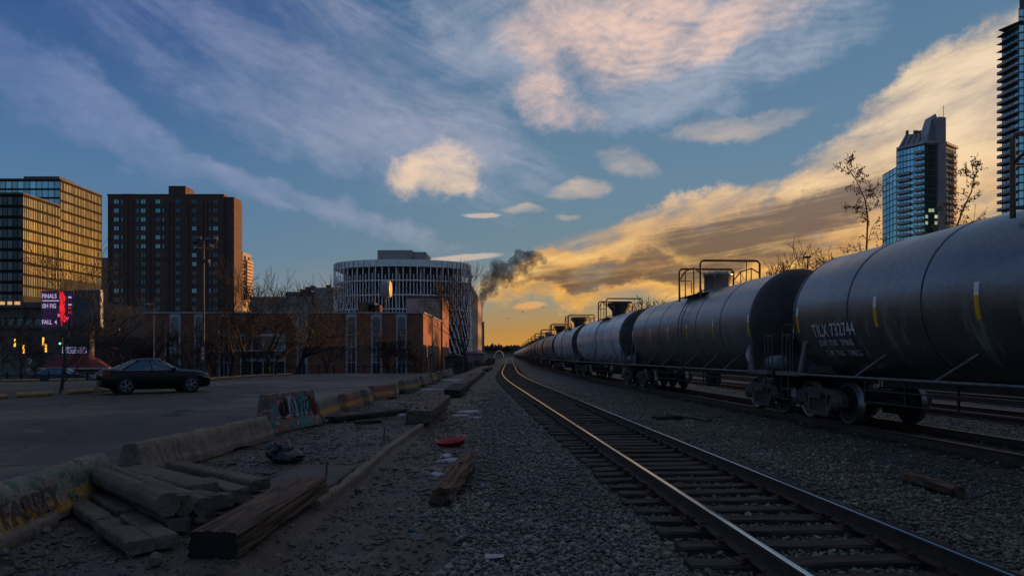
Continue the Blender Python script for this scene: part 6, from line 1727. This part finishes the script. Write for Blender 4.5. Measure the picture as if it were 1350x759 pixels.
# ---------------------------------------------------------------- masts and signs
def floodlight_mast():
    Z = 60; x = WX(268.5, Z); z0 = ground_h(x, Z); top = WZ(318, Z)
    t = thing('floodlight_mast', 'tall dark mast with floodlights clustered at its top', 'light mast', (x, Z, z0)); H = top-z0
    mb = MB(); mb.tube([(0, 0, -.2), (0, 0, H)], .13, 8, r2=.07); mb.build('pole', DARKC, t)
    mb = MB(); mb.bar((-.75, 0, H-.25), (1.15, 0, H-.05), .1, .1); mb.bar((-.5, -.4, H-.6), (.7, .4, H-.6), .1, .1); mb.build('crossarm', DARKC, t)
    for i, (dx, dz, yaw) in enumerate(((-.75, -.1, .5), (-.25, .15, -.3), (.35, .05, .2), (1.25, .12, -.6), (.55, -.55, .9), (-.45, -.7, -.8))):
        mb = MB(); mb.loft([[(-.16, -.05, -.14), (.16, -.05, -.14), (.16, -.05, .14), (-.16, -.05, .14)], [(-.30, -.42, -.24), (.30, -.42, -.24), (.30, -.42, .24), (-.30, -.42, .24)]]); f = mb.build('floodlight', TYRE, t, (dx, 0, H+dz), (-.45, 0, yaw)); f.scale = (.72, .72, .72)
        mb = MB(); mb.box(0, -.425, 0, .54, .012, .42); mb.build('lens', CARGLASS, f)
    mb = MB(); mb.box(.12, -.1, H-1.75, .85, .3, .28); mb.build('control_box', BRN, t)
    s = thing('parking_sign', 'small white and red parking sign on the mast foot', 'sign', (x+.12, Z-.4, WZ(466, Z)))
    mb = MB(); mb.box(0, 0, 0, .34, .03, 1.25); mb.build('plate', pm('red_sign_face', (.34, .07, .06), .5, 0, .1, 2, 0, 5), s)
    mb = MB()
    for k in range(3): mb.box(0, -.022, .36-.36*k, .25, .01, .22)
    mb.build('white_panel', WHITEP, s); mb = MB(); mb.tube([(0, .05, -2.6), (0, .05, .6)], .035, 6); mb.build('post', RUST, s)
floodlight_mast()
def lamp(label, px, Z, top, arm, mat):
    x = WX(px, Z); z0 = ground_h(x, Z); H = WZ(top, Z)-z0; t = thing('street_lamp', label, 'street lamp', (x, Z, z0))
    mb = MB(); mb.tube([(0, 0, -.2), (0, 0, H)], .085, 8, r2=.05); mb.build('pole', mat, t)
    mb = MB(); mb.tube([(-arm, 0, H), (arm*.4, 0, H)], .05, 6); mb.build('arm', mat, t)
    mb = MB(); mb.box(-arm, 0, H-.06, .5, .24, .12, ch=.03); mb.build('lamp_head', mat, t)
lamp('pale slim street lamp left of the first arched window', 203, 64, 400, .7, CONC)
lamp('dark thin lamp post before the rose building', 570, 84, 396, .9, DARKC)
lamp('dark plain pole between the pale lamp and the floodlight mast', 217.5, 66, 428, .1, DARKC)
lamp('thin dark post rising behind the black tank car', 1065, 52, 338, .05, RUST)
def billboard():
    Z = 70; t = thing('billboard', 'V-shaped advertising board with glowing purple text on one post', 'billboard', (WX(118, Z), Z, -1.75))
    x0, xm, x1 = WX(61, Z), WX(101, Z), WX(132, Z); zb, zt = WZ(432, Z), WZ(384, Z); ox, oy, oz = WX(118, Z), Z, -1.75
    mb = MB(); mb.tube([(0, 0, -.3), (0, 0, zb-oz+.6)], .42, 12); mb.build('post', DARKC, t)
    mb = MB(); mb.bar((x0-ox+.2, -.9, zb-oz-.15), (x1-ox+1.8, .3, zb-oz-.15), .3, .3); mb.bar((x0-ox+.8, .4, zb-oz-.1), (x1-ox, .9, zb-oz-.1), .3, .3); mb.build('cross_beam', DARKC, t)
    W = xm-x0; H = zt-zb
    scr = MB(); scr.box(0, 0, 0, W, .25, H); s = scr.build('screen', emit_mat('dim_purple_screen', (.07, .022, .10), .16), t, ((x0+xm)/2-ox, -.6, (zb+zt)/2-oz))
    txt = emit_mat('violet_white_letters', (.72, .55, .85), .5); red = emit_mat('red_figure_light', (1.0, .02, .02), .75); pk = emit_mat('pink_glow', (1.0, .12, .45), .8)
    def word(b, size, x, z, m, wd=.8):
        cu = bpy.data.curves.new('t', 'FONT'); cu.body = b; cu.size = size; cu.offset = size*.02; o = bpy.data.objects.new('t', cu); C.objects.link(o)
        me = bpy.data.meshes.new_from_object(o.evaluated_get(bpy.context.evaluated_depsgraph_get())); bpy.data.objects.remove(o)
        for v in me.vertices: v.co = Vector((x+v.co.x*wd, -.131, z+v.co.y))
        me.materials.clear(); me.materials.append(m); link('lettering', me, s)
    word('FINALS', .62, -W/2+.05, H/2-.75, txt, .78); word('ISH FIG', .62, -W/2+.05, H/2-1.75, txt, .74); word('FALL  4', .62, -W/2+.05, -H/2+.35, txt, .78)
    mb = MB(); mb.box(-W/2+.95, -.13, H/2-1.02, 1.7, .01, .10); mb.build('underline', txt, s)
    fig = [(.36, -.30), (.50, -1.75), (.62, -1.2), (.85, -1.35), (1.05, -.9), (.80, -.55), (.90, .1), (.80, .75), (.95, 1.2), (.72, 1.55), (.62, 1.9), (.52, 1.5), (.35, 1.85), (.30, 1.2), (.42, .7), (.30, .2)]
    mb = MB(); mb.prism([(a-.02, b) for a, b in fig], 'Y', -.150, -.129); mb.build('red_figure', red, s)
    mb = MB(); mb.box(1.12, -.13, -1.0, .22, .01, .35); mb.box(.2, -.13, -.65, .2, .012, .3); mb.build('pink_light', pk, s)
    for z, m in ((1.2, txt), (.45, txt), (.1, red), (-.35, red)):
        mb = MB(); mb.box(W/2-.22, -.13, z, .32, .01, .16); mb.build('small_panel', m, s)
    W2 = x1-xm; mb = MB(); mb.box(0, 0, 0, W2, .25, H); mb.build('dark_panel', DARKC, t, ((xm+x1)/2-ox+.05, -.15, (zb+zt)/2-oz+.1), (0, 0, .3))
    mb = MB(); mb.box(0, 0, 0, .10, .4, H+.1); mb.box(-W2/2, -.02, H/2+.05, W2, .36, .07); mb.build('pale_frame', WHITEP, t, (x1-ox+.02, .18, (zb+zt)/2-oz+.1))
billboard()
def kiosk():
    Z = 62; x0, x1 = WX(62, Z), WX(140, Z); t = thing('kiosk', 'small kiosk with a red hipped roof and white eaves', 'kiosk', ((x0+x1)/2, Z, -1.75))
    W = (x1-x0)*.84; ez = WZ(484, Z)+1.75; pz = WZ(466, Z)+1.75; q = W/2
    mb = MB(); mb.loft([[(-q, -1.6, ez), (q, -1.6, ez), (q, 1.6, ez), (-q, 1.6, ez)], [(-q+1.1, -.15, pz), (q-1.1, -.15, pz), (q-1.1, .15, pz), (-q+1.1, .15, pz)]])
    mb.build('roof', pm('red_metal_roof', (.12, .007, .009), .75, 0, .25, 2, .1, 20), t)
    mb = MB(); mb.box(0, 0, ez-.07, W+.1, 3.3, .13); mb.build('eaves', WHITEP, t)
    mb = MB(); mb.box(0, 0, (ez-.14)/2, W-.8, 2.4, ez-.14); mb.build('wall', DARKC, t)
    for k in range(5):
        mb = MB(); mb.box(-q+.35+k*(W-.7)/4, -1.4, (ez-.14)/2, .12, .12, ez-.14); mb.build('post', WHITEP if k == 2 else DARKC, t)
    s = thing('kiosk_sign', 'purple sign with pale letters above the red kiosk roof', 'sign', (WX(98.5, 61), 61, WZ(461.5, 61)))
    w = 31*61/F; h = 7.5*61/F
    mb = MB(); mb.box(0, 0, 0, w, .12, h); mb.build('panel', emit_mat('purple_sign_panel', (.20, .14, .36), .22), s)
    tx = emit_mat('pale_violet_letters', (.6, .6, .9), .5)
    mb = MB()
    for a, b_ in (((-w/2, -h/2), (w/2, -h/2)), ((-w/2, h/2), (w/2, h/2)), ((-w/2, -h/2), (-w/2, h/2)), ((w/2, -h/2), (w/2, h/2)), ((-w/2+.5, -h/2), (-w/2+.5, h/2))): mb.bar((a[0], -.07, a[1]), (b_[0], -.07, b_[1]), .03, .03)
    mb.build('border', tx, s)
    for b, x in (('P', -w/2+.12), ('PARK', -w/2+.72)):
        cu = bpy.data.curves.new('t', 'FONT'); cu.body = b; cu.size = .42; o = bpy.data.objects.new('t', cu); C.objects.link(o)
        me = bpy.data.meshes.new_from_object(o.evaluated_get(bpy.context.evaluated_depsgraph_get())); bpy.data.objects.remove(o)
        for v in me.vertices: v.co = Vector((x+v.co.x, -.075, -.15+v.co.y))
        me.materials.clear(); me.materials.append(tx); link('lettering', me, s)
    for x in (-.8, .8):
        mb = MB(); mb.tube([(x, .1, -1.0-.9), (x, .1, 0)], .04, 6); mb.build('leg', DARKC, s)
kiosk()
def traffic_light(label, px, py, Z):
    x = WX(px, Z); zc = WZ(py, Z); t = thing('traffic_light', label, 'traffic light', (x, Z, zc))
    mb = MB(); mb.box(0, .12, .25, .32, .24, 1.0); mb.build('housing', TYRE, t); mb = MB(); mb.tube([(0, .3, -(zc+2.0)), (0, .3, .7)], .07, 6); mb.build('pole', DARKC, t)
    mb = MB(); mb.lathe([(.001, -.02), (.11, -.02), (.11, .0)], 14, 0, 'Y'); mb.build('green_lamp', emit_mat('green_signal', (.1, 1.0, .75), 1.6), t, (0, 0, 0))
    for z in (.28, .56):
        mb = MB(); mb.lathe([(.001, -.02), (.11, -.02), (.11, .0)], 14, 0, 'Y'); mb.build('dark_lamp', RUST, t, (0, 0, z))
traffic_light('traffic light showing green above the kiosk roof', 79, 452.5, 66)
t = thing('lantern_post', 'grey lantern post before the garden wall at left', 'lamp post', (WX(38, 58), 58, -1.75))
mb = MB(); mb.tube([(0, 0, -.1), (0, 0, 2.1)], .06, 8); mb.build('post', DARKC, t)
for dz in (1.75, 2.6):
    mb = MB(); mb.lathe([(.001, 0), (.12, .02), (.20, .38), (.22, .42), (.05, .55), (.001, .56)], 10, 0, 'Z', Matrix.Translation((0, 0, dz))); mb.build('lantern', CONC, t)
t = thing('utility_box', 'pale grey utility box beside the lantern post', 'box', (WX(45, 56), 56, -1.75))
mb = MB(); mb.box(0, 0, .8, .55, .4, 1.6, ch=.03); mb.build('cabinet', STEELB, t); mb = MB(); mb.box(0, -.21, .8, .45, .02, 1.4); mb.build('door', WHITEP, t)
# ---------------------------------------------------------------- iron fences
def iron_fence(label, p0, p1, h, npost):
    p0, p1 = Vector(p0), Vector(p1); t = thing('iron_fence', label, 'fence', p0); d = p1-p0; L = d.length; u = d/L
    for k in range(npost+1):
        mb = MB(); q = d*(k/npost); mb.box(q.x, q.y, q.z+h/2, .09, .09, h+.15); mb.build('post', TYRE, t)
    for z in (.25, h-.15):
        mb = MB(); mb.bar((0, 0, z), d+Vector((0, 0, z)), .05, .05); mb.build('rail', TYRE, t)
    mb = MB(); n = int(L/.14)
    for k in range(n): q = d*((k+.5)/n); mb.bar(q, q+Vector((0, 0, h)), .022, .022)
    tag(mb.build('pickets', TYRE, t), kind='stuff')
iron_fence('long black iron fence in front of the brick hall', (WX(284, 67), 67, -1.75), (WX(560, 66), 66, -1.75), 2.45, 14)
iron_fence('black iron fence along the lower street at far left', (WX(-30, 44.5), 44.5, -.78), (WX(132, 50), 50, -.78), 1.2, 9)
# ---------------------------------------------------------------- smoke and birds
def smoke():
    Z = 236; bm = bmesh.new(); random.seed(9)
    lobes = [(636, 404, 2.6), (636, 399, 4.0), (637, 392, 6.5), (640, 384, 9), (645, 376, 12), (640, 368, 8), (650, 366, 13), (660, 358, 14), (655, 350, 10), (670, 360, 13), (680, 352, 14), (690, 346, 14), (700, 341, 12), (694, 358, 10), (710, 338, 8), (676, 371, 8), (686, 337, 9), (716, 344, 6), (664, 374, 7), (652, 385, 7)]
    for px, py, r in lobes:
        M = Matrix.Translation((WX(px, Z), Z+random.uniform(-2, 2), WZ(py, Z))); rr = r*Z/F
        g = bmesh.ops.create_icosphere(bm, subdivisions=3, radius=rr, matrix=M); c = M.translation
        for v in g['verts']: v.co = c+(v.co-c)*(1+.30*noise.noise(v.co*.45)+.22*noise.noise(v.co*1.1))
    me = bpy.data.meshes.new('smoke_plume'); bm.to_mesh(me); bm.free()
    o = link('smoke_plume', me); md = o.modifiers.new('Remesh', 'REMESH'); md.mode = 'VOXEL'; md.voxel_size = .28
    m, nt, b = new_mat('grey_smoke'); nt.nodes.remove(b); E.nt = nt
    pv = nt.nodes.new('ShaderNodeVolumePrincipled'); pv.inputs['Color'].default_value = (.36, .33, .34, 1); pv.inputs['Anisotropy'].default_value = .2
    geo = nt.nodes.new('ShaderNodeNewGeometry'); n = fbm(geo.outputs['Position'], .42, 6, .66, .8); n2 = fbm(geo.outputs['Position'], .10, 2, .5)
    nt.links.new(((n*.65+n2*.35).smooth(.40, .66)*0.62+.004).v, pv.inputs['Density'])
    nt.links.new(pv.outputs[0], nt.nodes['Material Output'].inputs['Volume']); me.materials.append(m)
    tag(o, 'dark grey smoke plume drifting right above the chimneys', 'smoke', kind='stuff')
smoke()
BIRD = pm('dark_bird', (.02, .018, .016), .9, 0, .1, 1, 0, 5)
for i, (px, py, lab) in enumerate(((716, 405, 'largest dark bird under the orange cloudlet'), (689, 412, 'dark bird left of the largest one'), (664, 412, 'leftmost dark bird over the tracks'), (669, 420, 'lowest dark bird over the tracks'), (733, 412, 'dark bird right of the largest one'), (745, 411, 'rightmost dark bird of the low flock'), (738, 357, 'single dark bird high before the cloud bank'))):
    Z = 170+8*i; s = (.85, .6, .5, .6, .6, .6, .6)[i]; mb = MB(); f = .25*math.sin(i*2.3)
    body = [(.001, -.42), (.07, -.30), (.11, 0), (.07, .25), (.10, .42), (.001, .46)]
    mb.lathe(body, 8, 0, 'Y')
    for q in (-1, 1): mb.loft([[(q*.05, -.14, .03), (q*.05, .16, .03), (q*.05, .16, .06), (q*.05, -.14, .06)], [(q*.55, -.16, .16+f), (q*.55, .10, .18+f), (q*.55, .10, .20+f), (q*.55, -.16, .18+f)], [(q*1.05, -.20, .05+f), (q*1.05, -.10, .06+f), (q*1.05, -.10, .07+f), (q*1.05, -.20, .06+f)]])
    o = mb.build('bird', BIRD, None, (WX(px, Z), Z, WZ(py, Z)), (0, 0, .8*math.sin(i*1.7))); o.scale = (s,)*3; tag(o, lab, 'bird', 'birds flying over the tracks')
